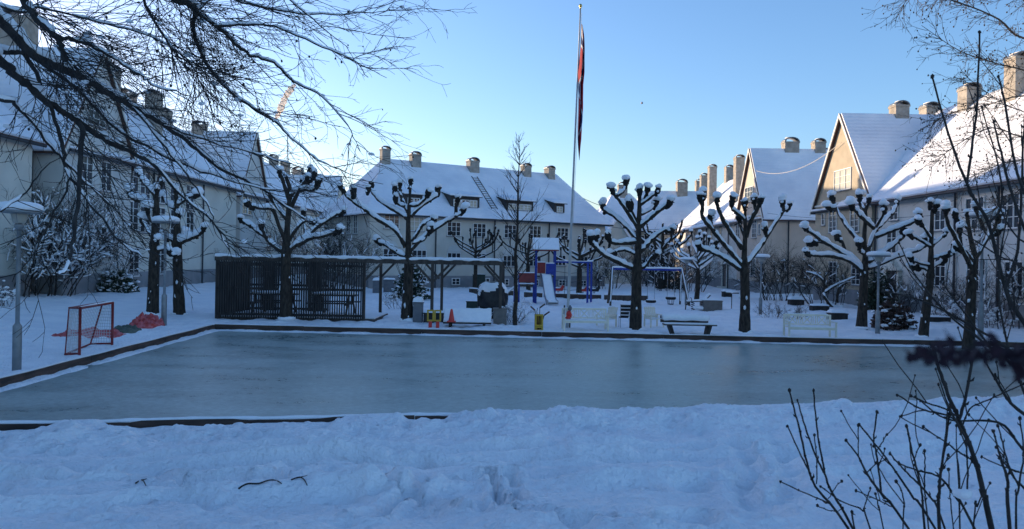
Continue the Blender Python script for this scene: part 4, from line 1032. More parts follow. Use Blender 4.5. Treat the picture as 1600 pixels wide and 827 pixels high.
# crooked tree with snowy limbs left of the wide pollard
def crooked():
    org, sc = (1180, 360), 4.594; D = ground(1310, 487).y + 3
    g = np.random.default_rng(81); W = lambda q, dy=0: np.array(P(org[0] + q[0] / sc, org[1] + q[1] / sc, D + dy))
    b0 = W((640, 590)); b0[2] = base_z(b0[0], b0[1])[0] - .05
    t = thing('crooked_tree', 'crooked low tree with snow-lined bending limbs left of the wide-spreading pollard', 'tree', b0)
    br = MB()
    for L, r in (([(640, 590), (560, 555), (505, 490), (490, 440), (500, 390), (450, 330), (370, 300)], .10), ([(500, 450), (545, 415), (610, 380), (720, 335)], .07), ([(590, 520), (590, 450), (615, 395), (680, 370)], .07), ([(490, 400), (500, 340), (530, 290)], .05), ([(450, 330), (420, 280), (380, 250)], .04)):
        pp = limb(t, None, [W(q, g.uniform(-.5, .5) * i / len(L)) if i or q != (640, 590) else b0 for i, q in enumerate(L)], r, r * .5, g, 1.0)
        for k in range(14):
            q, d = at(pp, g.uniform(.4, 1)); w = wander(q, side_dir(d, .8, g) + UP * .3, g.uniform(.4, 1.0), 5, g, .15, .05); br.tube(w, np.linspace(.014, .004, 6), 3)
    br.build('twigs', 'twig', t, True)
crooked()

# ------------------------------------------------------------------ big beech reaching in from the left
def beech():
    g = np.random.default_rng(91)
    b0 = np.array((-8.2, 6.5, 0.3))
    t = thing('beech_tree', 'large bare beech whose long snow-lined branches reach in from the upper left', 'tree', b0)
    tr, br, tw, sn, hk = MB(), MB(), MB(), MB(), MB()
    trunk = np.array([(-8.2, 6.5, .3), (-8.15, 6.5, 2.2), (-8.3, 6.6, 4.5), (-8.1, 6.6, 7.5), (-8.2, 6.6, 11)])
    tr.tube(smooth_path(trunk), np.linspace(.42, .2, 17), 14)
    A = lambda z: np.array((-8.15, 6.55, z))
    M_ = [  # (pixel polyline, depth start, depth end, r0, r1, from trunk height)
     ([(-60, 0), (0, 32), (44, 80), (88, 104), (132, 124), (172, 148), (208, 168), (255, 196), (300, 226), (343, 263), (404, 292), (437, 316), (490, 352)], 6.2, 9.0, .060, .010, 5.4),
     ([(-60, 60), (0, 96), (24, 116), (60, 148), (100, 176), (132, 196), (168, 220), (208, 240), (247, 263), (280, 303), (330, 345), (360, 395)], 5.8, 7.6, .052, .008, 4.6),
     ([(-40, 78), (0, 80), (40, 83), (60, 94), (120, 140), (180, 200), (230, 230), (300, 262), (370, 285), (440, 300)], 6.6, 8.4, .035, .008, 4.8),
     ([(20, -60), (38, 0), (60, 32), (85, 55), (98, 75), (102, 96)], 6.0, 6.0, .045, .022, 6.8),
     ([(88, 57), (132, 68), (176, 92), (216, 116), (240, 134), (300, 150)], 6.0, 6.6, .022, .006, None),
     ([(126, 192), (127, 245), (121, 325), (112, 383), (105, 420), (87, 430)], 6.1, 5.6, .030, .008, None),
     ([(40, 84), (76, 160), (96, 223), (104, 268), (121, 292), (160, 343), (192, 383), (232, 405)], 6.3, 6.6, .026, .007, None),
     ([(104, 265), (104, 300), (80, 340), (50, 400), (20, 440)], 6.4, 6.0, .014, .005, None),
     ([(200, -60), (265, -8), (298, 8), (306, 20)], 6.5, 7.2, .050, .040, 7.6),
     ([(306, 20), (302, 41), (310, 74), (330, 111), (359, 144), (388, 164), (421, 185), (437, 197), (470, 230), (507, 255), (545, 272)], 7.2, 8.6, .030, .006, None),
     ([(306, 20), (343, 45), (384, 82), (425, 99), (458, 127), (503, 152), (544, 197), (562, 238)], 7.2, 9.0, .026, .005, None),
     ([(335, 42), (396, 39), (437, 45), (503, 74), (552, 95), (575, 120)], 7.2, 8.2, .020, .005, None),
     ([(306, 18), (343, -4), (404, 10), (487, 22), (569, 20), (632, 14)], 7.2, 9.2, .022, .004, None),
     ([(215, -30), (224, 0), (255, 56), (279, 88), (300, 104), (330, 170)], 6.6, 7.2, .022, .006, 7.2),
     ([(0, 10), (60, 12), (150, 34), (230, 55), (290, 90), (350, 130)], 6.6, 7.6, .018, .005, 6.0),
     ([(380, -40), (440, -10), (500, 40), (545, 75)], 7.4, 8.4, .016, .004, None),
     ([(-20, 150), (30, 170), (80, 230), (110, 262), (150, 300), (185, 330)], 6.0, 7.0, .022, .006, 4.2),
     ([(0, 330), (40, 300), (70, 262), (110, 238)], 5.8, 6.4, .012, .004, None),
     ([(208, 168), (260, 230), (300, 285), (330, 330), (335, 350)], 6.9, 7.6, .018, .005, None),
     ([(255, 196), (330, 222), (400, 240), (470, 262), (520, 290)], 7.4, 8.6, .014, .004, None),
    ]
    for (L, d0, d1, r0, r1, zt) in M_:
        k = len(L); pts = [np.array(P(*q, d0 + (d1 - d0) * i / (k - 1))) for i, q in enumerate(L)]
        if zt: pts = [A(zt), (A(zt) + pts[0]) / 2 + UP * .25] + pts; r0 = r0 * 1.25
        r0 *= .74; r1 *= .75
        p = smooth_path(pts, 5); n = len(p); r = np.linspace(r0, r1, n) * g.uniform(.92, 1.08, n)
        p = p + g.normal(0, .006, p.shape); br.tube(p, r, 7)
        # snow along the upper side of the thicker, flatter stretches
        tg = np.gradient(p, axis=0); tg /= np.linalg.norm(tg, axis=1, keepdims=True); hz = np.sqrt(1 - tg[:, 2]**2)
        st = None
        for i in range(n + 1):
            ok = i < n and hz[i] > .5 and r[i] > .0055 and g.random() < .95
            if ok and st is None: st = i
            if not ok and st is not None:
                if i - st >= 3:
                    sg = slice(st, i); rs = (r[sg] * .95 + .004) * g.uniform(.8, 1.2, i - st); rs[0] *= .4; rs[-1] *= .4
                    sn.tube(p[sg] + UP * (r[sg] * .7 + rs * .62)[:, None], rs, 7)
                st = None
        # side branches, twigs and end twigs
        Lm = np.linalg.norm(np.diff(p, axis=0), axis=1).sum(); start = .30 if zt else .02
        dens = 3.0 if max(q[1] for q in L) > 290 else 6.6
        for i in range(int(Lm * dens)):
            f = g.uniform(start, 1.0); q, d = at(p, f); l = g.uniform(.35, 1.25) * (1.15 - .5 * f)
            dd = side_dir(d, g.uniform(.35, .95), g) * (1, .8, .8) + np.array((.08, 0, -.10))
            w = wander(q, dd, l, 7, g, .11, -.015); rb = min(.0055, r0 * .5) * g.uniform(.6, 1.0)
            br.tube(w, np.linspace(rb, .0028, 8), 4)
            if g.random() < .20: sn.blob(w[3] + UP * rb, np.array((.035, .025, .018)) * g.uniform(.6, 1.4), .3, 1)
            for j in range(int(l * 9)):
                q2, d2 = at(w, g.uniform(.12, 1.0)); l2 = g.uniform(.12, .48)
                w2 = wander(q2, side_dir(d2, g.uniform(.4, .9), g) + np.array((.2, 0, -.03)), l2, 4, g, .14, .01)
                tw.tube(w2, np.linspace(.0030, .0018, 5), 3, False)
                if l2 > .25:
                    for _ in range(2):
                        q3, d3 = at(w2, g.uniform(.3, 1)); tw.tube(wander(q3, side_dir(d3, .65, g), g.uniform(.08, .2), 2, g, .12), (.0024, .0022, .0018), 3, False)
                if g.random() < .07: tw.blob(w2[-1] - UP * .012, np.array((.010, .010, .013)) * g.uniform(.7, 1.3), .2, 1)
    tr.build('trunk', 'beech_bark', t, True); bo = br.build('branches', 'beech_bark', t, True)
    tw.build('twigs', 'twig', bo); so = sn.build('snow', 'snow', bo, True); so['kind'] = 'stuff'
beech()

# ------------------------------------------------------------------ sunlit tree reaching in at the upper right
def corner_tree():
    g = np.random.default_rng(95); D0 = 22
    b0 = np.array((19.5, 22.5, .05))
    t = thing('corner_tree', 'bare brown-twigged tree leaning in at the upper right corner, catching sunlight', 'tree', b0)
    tr, br, hk = MB(), MB(), MB()
    tr.tube(smooth_path([b0, b0 + (0.1, 0, 4), b0 + (-.1, 0, 9), b0 + (0, 0, 14)]), np.linspace(.28, .1, 13), 10)
    Ls = [([(1700, 60), (1600, 60), (1560, 30), (1500, 5), (1430, -10), (1400, 30)], .045), ([(1690, 140), (1600, 110), (1560, 100), (1500, 80), (1440, 40)], .03), ([(1700, 160), (1600, 150), (1540, 165), (1490, 175), (1460, 190)], .03), ([(1700, 225), (1600, 215), (1550, 200), (1490, 230), (1455, 262)], .028), ([(1700, 260), (1600, 250), (1550, 262), (1500, 285)], .02),
          ([(1680, -10), (1600, 0), (1540, -20), (1460, -15)], .03), ([(1690, 190), (1600, 175), (1550, 150), (1510, 120)], .02), ([(1690, 320), (1600, 300), (1560, 320), (1530, 380)], .015)]
    for L, r in Ls:
        k = len(L); pts = [np.array((19.5, 22.5, P(*L[0], 22).z + 1.0))] + [np.array(P(*q, D0 - 2.5 * i / k + g.uniform(-.4, .4))) for i, q in enumerate(L)]
        p = smooth_path(pts, 4); br.tube(p, np.linspace(r, .006, len(p)), 6)
        Lm = np.linalg.norm(np.diff(p, axis=0), axis=1).sum()
        for i in range(int(Lm * 6)):
            q, d = at(p, g.uniform(.3, 1)); l = g.uniform(.4, 1.3); w = wander(q, side_dir(d, g.uniform(.3, .9), g) + np.array((-.15, 0, -.15)), l, 6, g, .13, -.02)
            br.tube(w, np.linspace(.009, .004, 7), 3)
            for j in range(int(l * 7)):
                q2, d2 = at(w, g.uniform(.15, 1)); w2 = wander(q2, side_dir(d2, .7, g), g.uniform(.12, .4), 3, g, .15, -.02); br.tube(w2, np.linspace(.005, .003, 4), 3)
                if g.random() < .3: br.blob(w2[-1], np.array((.022, .022, .028)) * g.uniform(.6, 1.1), .2, 1)
    tr.build('trunk', 'bark', t, True); br.build('crown', 'twig_brown', t, True)
corner_tree()

# ------------------------------------------------------------------ foreground shrubs, lower right
def shrub(label, stems, extra, seed, base):
    g = np.random.default_rng(seed); b0 = np.array(base, float)
    t = thing('foreground_shrub', label, 'shrub', b0, 'bare budding shrubs close to the camera')
    br = MB(); bd = br
    for (L, d0, d1, r0, r1) in stems:
        k = len(L); pts = [np.array(P(*q, d0 + (d1 - d0) * i / (k - 1))) for i, q in enumerate(L)]
        if L[0][1] >= 820:
            dv = unit(pts[0] - pts[1]) + np.array((.05, 0, -.25)); q0 = pts[0]; pts = [q0 + dv * (q0[2] - .75) / max(-dv[2], .3)] + pts
        p = smooth_path(pts, 5); n = len(p); p = p + g.normal(0, .0008, p.shape); r = np.linspace(r0 * .74, r1 * .8, n) * g.uniform(.93, 1.07, n)
        br.tube(p, r, 6)
        bd.blob(p[-1], np.array((1.3, 1.3, 1.7)) * max(r1 * 1.3, .0045), .25, 1)
        for i in range(3, n - 1, 4):                           # swollen nodes with paired buds
            bd.blob(p[i], r[i] * 1.45, .2, 1)
            if g.random() < .6:
                d = unit(p[i+1] - p[i]); s_ = side_dir(d, .9, g); bd.tube([p[i], p[i] + s_ * r[i] * 3.0, p[i] + s_ * r[i] * 4.0 + d * r[i] * 2], [r[i] * .7, r[i] * .9, r[i] * .2], 5)
        for _ in range(extra):
            q, d = at(p, g.uniform(.25, .9)); l = g.uniform(.08, .32); w = wander(q, side_dir(d, g.uniform(.4, .8), g) + UP * .35, l, 5, g, .08, .05)
            br.tube(w, np.linspace(max(r1 * .75, .002), .0018, 6), 4); bd.blob(w[-1], (.0042, .0042, .006), .2, 1)
    br.build('branches', 'twig', t, True)
    return t
o3, s3 = (1200, 560), 3.0975
C = lambda *q: [(o3[0] + x / s3, o3[1] + y / s3) for x, y in q]
shrub('bare shrub with upright budded twigs, left clump in the bottom right foreground', [
    (C((400, 840), (230, 620), (180, 470), (150, 330), (130, 260), (103, 155)), 3.0, 3.0, .0075, .0040),
    (C((420, 840), (310, 650), (270, 550), (230, 470), (180, 330), (143, 205)), 3.1, 3.2, .0078, .0040),
    (C((275, 555), (255, 450), (235, 330), (220, 155)), 3.15, 3.2, .0055, .0040),
    (C((205, 560), (150, 450), (95, 332)), 3.0, 2.9, .0045, .0032),
    (C((290, 700), (200, 660), (60, 598)), 3.05, 2.9, .0042, .0030),
    (C((235, 610), (236, 480), (224, 372)), 3.05, 3.1, .0032, .0028),
    (C((420, 840), (405, 745)), 3.0, 3.0, .0050, .0045),
    (C((500, 840), (460, 740), (350, 690), (255, 620)), 3.1, 3.3, .0050, .0034),
    (C((460, 740), (480, 680), (495, 630)), 3.12, 3.2, .0036, .0030),
    (C((330, 740), (290, 735), (240, 715)), 3.1, 3.0, .0032, .0028),
    (C((290, 680), (330, 620), (358, 595)), 3.05, 3.1, .0030, .0025),
    (C((340, 740), (365, 725)), 3.1, 3.1, .0026, .0022)], 0, 101, (1.75, 2.7, .85))
shrub('bare shrub with many forked twigs, right clump filling the bottom right corner', [
    (C((690, 840), (550, 660), (480, 560), (440, 480), (378, 397)), 2.8, 2.9, .0072, .0036),
    (C((550, 660), (538, 560), (520, 440), (512, 390), (526, 260)), 2.85, 2.95, .0052, .0038),
    (C((820, 840), (700, 670), (620, 550), (540, 440), (440, 320)), 2.7, 2.9, .0065, .0036),
    (C((438, 480), (437, 400), (438, 325)), 2.88, 2.9, .0028, .0026),
    (C((525, 450), (550, 410), (573, 368)), 2.9, 2.95, .0030, .0026),
    (C((470, 560), (520, 515), (570, 490)), 2.86, 2.95, .0030, .0024),
    (C((860, 840), (800, 690), (720, 600), (650, 530), (590, 460)), 2.6, 2.7, .0058, .0034),
    (C((760, 840), (745, 650), (715, 520), (690, 420), (672, 330)), 2.75, 2.85, .0058, .0040),
    (C((830, 840), (828, 650), (838, 540), (860, 400), (880, 270)), 2.5, 2.6, .0080, .0042),
    (C((1010, 840), (920, 690), (830, 575), (730, 545), (635, 510)), 2.5, 2.7, .0065, .0034),
    (C((1085, 840), (1050, 680), (1010, 520), (960, 380), (925, 300), (870, 170), (820, 30), (800, -60)), 2.4, 2.7, .0125, .0060),
    (C((925, 300), (960, 170), (985, 30), (1000, -80)), 2.55, 2.7, .0075, .0050),
    (C((915, 300), (850, 270), (740, 245), (625, 175)), 2.55, 2.6, .0048, .0032),
    (C((930, 290), (860, 245), (780, 220), (690, 183)), 2.55, 2.6, .0044, .0030),
    (C((1000, 500), (920, 450), (850, 400), (750, 333)), 2.5, 2.6, .0040, .0028),
    (C((650, 840), (660, 720), (645, 640), (620, 595)), 2.7, 2.7, .0038, .0030),
    (C((780, 840), (760, 650), (760, 540), (758, 450)), 2.65, 2.7, .0036, .0028),
    (C((900, 840), (880, 650), (875, 540)), 2.6, 2.6, .0032, .0026),
    (C((930, 840), (928, 620), (912, 450)), 2.55, 2.6, .0040, .0030),
    (C((965, 640), (966, 520), (960, 410)), 2.5, 2.5, .0044, .0036),
    (C((600, 720), (540, 690), (425, 640)), 2.8, 2.9, .0034, .0026),
    (C((560, 840), (540, 740), (520, 655)), 2.8, 2.85, .0034, .0028),
    (C((820, 600), (860, 500), (875, 470)), 2.5, 2.5, .0030, .0024),
    (C((700, 500), (730, 430), (735, 420)), 2.7, 2.7, .0030, .0026),
    (C((1170, 840), (1160, 600), (1125, 480), (1090, 352)), 2.3, 2.4, .0085, .0030),
    (C((1250, 640), (1180, 560), (1140, 430), (1113, 325)), 2.3, 2.4, .0050, .0024),
    (C((1200, 840), (1210, 640), (1235, 470), (1220, 290)), 2.3, 2.3, .0055, .0028),
    (C((1260, 560), (1180, 540), (1120, 480)), 2.3, 2.4, .0036, .0030),
    (C((990, 840), (1010, 720), (1040, 660)), 2.4, 2.4, .0040, .0028)], 1, 102, (2.05, 2.45, .95))
def tall_stems():
    S = [([(1680, 620), (1600, 505), (1571, 452), (1545, 351), (1513, 293), (1481, 207), (1457, 120)], 3.4, 3.6, .0175, .0055), ([(1511, 290), (1520, 220), (1526, 170), (1531, 50)], 3.5, 3.7, .0085, .0050), ([(1571, 452), (1590, 390), (1596, 300), (1600, 200), (1612, 120)], 3.4, 3.6, .010, .006), ([(1545, 351), (1565, 320), (1560, 260), (1534, 168)], 3.45, 3.6, .0085, .004),
         ([(1680, 560), (1590, 330), (1567, 250), (1553, 190)], 3.3, 3.5, .012, .004), ([(1690, 420), (1600, 300), (1570, 160), (1560, 120)], 3.3, 3.5, .010, .004), ([(1640, 640), (1592, 560), (1510, 505), (1440, 470), (1380, 455)], 3.1, 3.2, .010, .003), ([(1620, 600), (1550, 545), (1480, 490), (1430, 430), (1405, 380)], 3.2, 3.3, .009, .003),
         ([(1560, 560), (1500, 480), (1470, 440)], 3.1, 3.2, .007, .003), ([(1680, 700), (1590, 640), (1560, 600), (1540, 565)], 2.6, 2.7, .010, .004), ([(1700, 520), (1600, 420), (1560, 400), (1500, 360)], 3.2, 3.4, .008, .003), ([(1570, 450), (1585, 500), (1580, 420)], 3.3, 3.4, .005, .003), ([(1690, 350), (1610, 380), (1575, 350), (1555, 300)], 3.4, 3.5, .008, .003),
         ([(1660, 780), (1610, 640), (1575, 540), (1560, 440), (1575, 330)], 3.0, 3.2, .009, .004), ([(1650, 760), (1596, 700), (1560, 660), (1480, 655), (1430, 620)], 2.6, 2.7, .008, .003), ([(1500, 680), (1515, 640), (1545, 625), (1600, 600)], 2.6, 2.5, .004, .003)]
    shrub('tall dark shrub with thick branching stems crossing the right edge, close to the camera', S, 2, 103, (2.9, 3.2, .75))
tall_stems()
b = MB(); q = P(1503, 772, 2.42); b.blob(q, (.026, .024, .016), .2); b.blob(q + Vector((.014, 0, .002)), (.018, .018, .013), .2)
tag(b.build('snow_clump', 'snow', None, True, q), 'small clump of snow caught among the bare twigs in the bottom right', 'snow clump')
def dark_leaves():
    g = np.random.default_rng(105); D = .42
    D = .36
    t = thing('leafy_spray', 'blurred spray of dark purple leaves right in front of the camera at the right', 'leaves', P(1660, 560, D))
    st, lf = MB(), MB()
    p = smooth_path([np.array(P(x, y, D)) for x, y in ((1690, 590), (1640, 545), (1590, 550), (1540, 535), (1500, 548), (1440, 552))]); st.tube(p, np.linspace(.0014, .0007, len(p)), 5)
    for (x, y, r, n) in ((1428, 555, 12, 5), (1475, 545, 22, 16), (1478, 562, 16, 9), (1520, 556, 18, 15), (1548, 540, 12, 6), (1575, 558, 20, 16), (1605, 550, 20, 12), (1600, 582, 16, 9), (1450, 560, 14, 8), (1500, 562, 14, 9), (1560, 552, 14, 9), (1590, 566, 14, 8)):
        for _ in range(n):
            c = np.array(P(x + g.normal(0, r * .5), y + g.normal(0, r * .36), D + g.normal(0, .012))); s_ = g.uniform(.0022, .0042); d1 = unit(g.normal(size=3)); d2 = unit(np.cross(d1, g.normal(size=3)))
            n3 = np.cross(d1, d2) * s_ * .12
            lf.prism([c - d1 * s_, c - d1 * s_ * .4 + d2 * s_ * .6, c + d1 * s_ * .4 + d2 * s_ * .55, c + d1 * s_ * 1.1, c + d1 * s_ * .4 - d2 * s_ * .55, c - d1 * s_ * .4 - d2 * s_ * .6], n3)
    so = st.build('stem', 'twig', t, True); lf.build('foliage', 'purple_leaf', t)
dark_leaves()

# twigs lying on the foreground snow
def fallen(label, pts, r):
    q = [ground_full(*p) for p in pts]; P3 = [np.array((p.x, p.y, p.z + .012)) for p in q]
    b = MB(); b.tube(smooth_path(P3), np.linspace(r, r * .5, len(smooth_path(P3))), 5); b.tube([P3[1], P3[1] + np.array((.09, .05, .01))], [r * .6, r * .3], 4)
    tag(b.build('fallen_twig', 'twig', None, True, P3[0]), label, 'twig', 'twigs lying on the snow')
fallen('long dark twig lying on the foreground snow, left of centre', [(373, 766), (380, 761), (388, 758), (399, 758), (407, 757), (418, 753), (427, 752), (434, 754), (440, 758)], .0095)
fallen('short bent twig on the snow, right end of the long one', [(455, 752), (463, 749), (470, 748), (476, 753), (480, 761)], .008)
fallen('tiny twig poking from the snow at the left of the trodden path', [(212, 757), (222, 752), (228, 761)], .008)

# ------------------------------------------------------------------ lamp posts
def lamp_proto():
    t = thing('lamp_post', '', 'lamp post', (0, 0, 0), 'park lamp posts with snow-topped round hoods')
    b = MB(); b.lathe([(.085, -.3), (.085, .95), (.05, 1.0), (.045, 1.02)], n=14); b.build('base_sleeve', 'lamp_grey', t, True)
    b = MB(); b.tube([(0, 0, 1.0), (0, 0, 2.95)], .042, 10); b.lathe([(.05, 2.9), (.09, 2.95), (.09, 3.0), (.05, 3.03)], n=12); b.build('post', 'lamp_grey', t, True)
    b = MB(); b.lathe([(.10, 3.03), (.12, 3.06), (.15, 3.2), (.15, 3.24)], n=16); b.build('lens', 'lamp_glass', t, True)
    b = MB(); b.lathe([(.16, 3.22), (.40, 3.235), (.42, 3.25), (.40, 3.285), (.2, 3.33), (.03, 3.35)], n=28)
    for i in range(4):
        a = i * math.pi / 2 + .4; b.tube([(.15 * math.cos(a), .15 * math.sin(a), 3.0), (.30 * math.cos(a), .30 * math.sin(a), 3.23)], .008, 5)
    hd = b.build('hood', 'lamp_grey', t, True)
    b = MB(); b.lathe([(.405, 3.285), (.43, 3.32), (.42, 3.39), (.34, 3.44), (.2, 3.465), (.02, 3.47)], n=28); b.build('snow', 'snow', hd, True)
    return t
LP = lamp_proto()
def lamp(first, label, px, py, hpx, src=None):
    p = ground(px, py); H = hpx / F_PX * p.y
    o = LP if first else copy_tree(LP)
    o.location = (p.x, p.y, gz(p.x, p.y) - .02); o.scale = (H / 3.47 * .3 + .7,) * 2 + (H / 3.47,); o['label'] = label
lamp(True, 'tall lamp post at the left edge, nearest to the camera', 26, 578, 268)
lamp(False, 'lamp post at the left corner of the ice, before the two pollards', 256, 510, 172)
lamp(False, 'lamp post far back beside the right pollard by the swing', 1072, 478, 76)
lamp(False, 'lamp post between the Y-shaped pollard and the pink gable end', 1188, 493, 96)
lamp(False, 'lamp post close behind the wide-spreading pollard', 1371, 522, 130)
lamp(False, 'lamp post half hidden behind the pollard nearest the right edge', 1532, 530, 205)

# ------------------------------------------------------------------ slatted shelter and pergola
def shelter():
    pl = ground(338, 499); pr = ground(781, 507); X0, X1, Y0 = pl.x, pr.x, (pl.y + pr.y) / 2; Y1 = Y0 + 3.2; xm = P(568, 450, Y0).x
    z0 = .12; zt = P(560, 404, Y0).z
    t = thing('pergola', 'long dark timber pergola, left half screened by vertical slats, right half open', 'pergola', ((X0 + X1) / 2, Y0, z0))
    sc = MB()
    def wall(a, b, y_off=0):
        a, b = Vector(a), Vector(b); L = (b - a).length; n = int(L / .088)
        for i in range(n + 1):
            p = a.lerp(b, i / n); sc.span((p.x, p.y, z0 + .08), (p.x, p.y, zt - .14), .046, .03, up=(0, 1, 0))
        d = (b - a).normalized(); o = Vector((-d.y, d.x, 0)) * .035
        for z in (z0 + .22, (z0 + zt) / 2, zt - .3):
            sc.span((a + o + Vector((0, 0, z)))[:], (b + o + Vector((0, 0, z)))[:], .035, .09)
    sc1 = sc; wall((X0, Y0, 0), (xm, Y0, 0)); sc.build('slat_screen', 'wood_dark', t)
    sc = MB()
    def w2(a, b):
        nonlocal sc
        a, b = Vector(a), Vector(b); L = (b - a).length; n = int(L / .092)
        for i in range(n + 1):
            p = a.lerp(b, i / n); sc.span((p.x, p.y, z0 + .08), (p.x, p.y, zt - .2), .03, .045, up=(0, 1, 0))
        for z in (z0 + .22, (z0 + zt) / 2, zt - .3): sc.span((a.x - .035, a.y, z), (b.x - .035, b.y, z), .03, .09)
    w2((X0, Y0 + .1, 0), (X0, Y1, 0)); sc.build('slat_screen', 'wood_dark', t)
    sc = MB()
    def w3(a, b):
        a, b = Vector(a), Vector(b); L = (b - a).length; n = int(L / .092)
        for i in range(n + 1):
            p = a.lerp(b, i / n); sc.span((p.x, p.y, z0 + .08), (p.x, p.y, zt - .2), .045, .03, up=(0, 1, 0))
        for z in (z0 + .22, z0 + 1.2, zt - .3): sc.span((a.x, a.y + .035, z), (b.x, b.y + .035, z), .03, .09)
    w3((X0 + .1, Y1, 0), (X0 + 3.4, Y1, 0)); sc.build('slat_screen', 'wood_dark', t)
    for x in (X0, (X0 + xm) / 2 - .2, xm, P(675, 450, Y0).x, X1):
        for y in (Y0, Y1):
            b = MB(); b.box((x + .06 * (y == Y1), y + .075, (z0 + zt - .17) / 2 - .1), (.11, .11, zt - z0 - .17 + .2)); b.build('post', 'wood_brown', t)
    for y in (Y0, Y1):
        b = MB(); b.span((X0 - .1, y + .075, zt - .085), (X1 + .06, y + .075, zt - .085), .1, .17); bm_ = b.build('beam', 'wood_brown', t)
        s = MB(); n = 60
        s.tube([(X0 - .1 + (X1 - X0 + .16) * i / n, y + .075, zt + .025 + .012 * math.sin(i * .9)) for i in range(n + 1)], [.065 + .012 * math.sin(i * 1.7) for i in range(n + 1)], 8); s.build('snow', 'snow', bm_, True)
    b = MB()
    for i in range(12):
        x = X0 + .25 + (xm - X0 - .3) * i / 11; b.span((x, Y0 + .13, zt - .06), (x, Y1 + .02, zt - .06), .05, .1)
    for x in (X1 - .05, P(675, 450, Y0).x): b.span((x, Y0 + .13, zt - .06), (x, Y1 + .02, zt - .06), .06, .12)
    b.build('rafters', 'wood_brown', t)
    for x in (xm, P(675, 450, Y0).x, X1):
        for y in (Y0, Y1):
            for sg in (-1, 1):
                if (x == X1 and sg == 1) or (x == xm and sg == -1): continue
                b = MB(); b.span((x + sg * .05, y + .075, zt - .80), (x + sg * .62, y + .075, zt - .19), .07, .085); b.build('brace', 'wood_brown', t)
    b = MB(); b.box(((X0 + xm) / 2 + .15, (Y0 + Y1) / 2 + .1, z0 + .02), (xm - X0 + .5, Y1 - Y0 - .2, .14)); dk = b.build('deck', 'wood_brown', t)
    s = MB(); s.box(((X0 + xm) / 2 + .15, (Y0 + Y1) / 2 + .15, z0 + .11), (xm - X0 + .42, Y1 - Y0 - .5, .05)); s.build('snow', 'snow', dk)
    return X0, X1, xm, Y0, Y1
SX0, SX1, SXM, SY0, SY1 = shelter()
# what stands inside the slatted shelter
def table(label, cx, cy, L=1.8):
    z = .28; t = thing('picnic_table', label, 'table', (cx, cy, z), 'picnic tables inside the slatted shelter')
    b = MB(); b.box((cx, cy, z + .74), (L, .7, .05)); tp = b.build('tabletop', 'wood_dark', t)
    s = MB(); s.blob((cx, cy, z + .80), (L / 2, .36, .09), .06); s.build('snow', 'snow', tp, True)
    for sg in (-1, 1):
        b = MB(); b.box((cx, cy + sg * .65, z + .45), (L, .26, .045)); b.build('seat', 'wood_dark', t)
        b = MB(); b.span((cx + sg * L * .35, cy - .7, z), (cx + sg * L * .35, cy - .2, z + .72), .06, .09); b.span((cx + sg * L * .35 + .05, cy + .7, z), (cx + sg * L * .35 + .05, cy + .2, z + .72), .06, .09); b.span((cx + sg * L * .35 - .06, cy - .75, z + .40), (cx + sg * L * .35 - .06, cy + .75, z + .40), .05, .08); b.build('leg', 'wood_dark', t)
table('dark picnic table in the left half of the slatted shelter', SX0 + 1.6, SY0 + 1.7)
table('snow-topped picnic table in the right half of the slatted shelter', SX0 + 4.0, SY0 + 1.7)

# ------------------------------------------------------------------ goal
def goal():
    a = ground(175, 543); b_ = ground(124, 559); a.z = gz(a.x, a.y); b_.z = gz(b_.x, b_.y); H = 1.08
    d = (b_ - a).normalized(); back = Vector((-1, .12, 0)).normalized()
    t = thing('hockey_goal', 'red-framed ice hockey goal with white net beside the left boards', 'goal', ((a + b_) / 2)[:])
    up = Vector((0, 0, H))
    for p in (a, b_):
        m = MB(); m.tube([(p - Vector((0, 0, .05)))[:], (p + up)[:]], .032, 10); m.build('goalpost', 'red_paint', t, True)
    m = MB(); m.tube([(a + up)[:], (b_ + up)[:]], .032, 10); m.build('crossbar', 'red_paint', t, True)
    A, Bq = a + back * .6, b_ + back * .36; At, Bt = a + back * .28 + up, b_ + back * .28 + up
    m = MB(); m.tube([(a + Vector((0, 0, .03)))[:], A[:], Bq[:], (b_ + Vector((0, 0, .03)))[:]], .024, 8); m.tube([(a + up)[:], At[:], Bt[:], (b_ + up)[:]], .02, 8); m.tube([Bt[:], (Bt + (Bq - Bt) * .5)[:], Bq[:]], .016, 6); m.tube([At[:], A[:]], .02, 8)
    m.build('rear_frame', 'red_paint', t, True)
    n = MB()
    def patch(p00, p10, p11, p01, nu, nv):
        f = lambda u, v: (p00 * (1 - u) * (1 - v) + p10 * u * (1 - v) + p11 * u * v + p01 * (1 - u) * v)
        sag = lambda u, v: back * (.05 * math.sin(math.pi * u) * math.sin(math.pi * v))
        for i in range(nu + 1):
            n.tube([(f(i / nu, k / 6) + sag(i / nu, k / 6))[:] for k in range(7)], .006, 3, False)
        for j in range(nv + 1):
            n.tube([(f(k / 6, j / nv) + sag(k / 6, j / nv))[:] for k in range(7)], .006, 3, False)
    patch(A, Bq, Bt, At, 20, 14); patch(a, A, At, a + up, 8, 14); patch(b_, Bq, Bt, b_ + up, 7, 14)
    n.build('net', 'net_white', t)
    s = MB(); s.tube([(a + up + Vector((0, 0, .03)))[:], (a * .5 + b_ * .5 + up + Vector((0, 0, .035)))[:], (b_ + up + Vector((0, 0, .03)))[:]], [.015, .024, .015], 6); s.build('snow', 'snow', t, True)
goal()
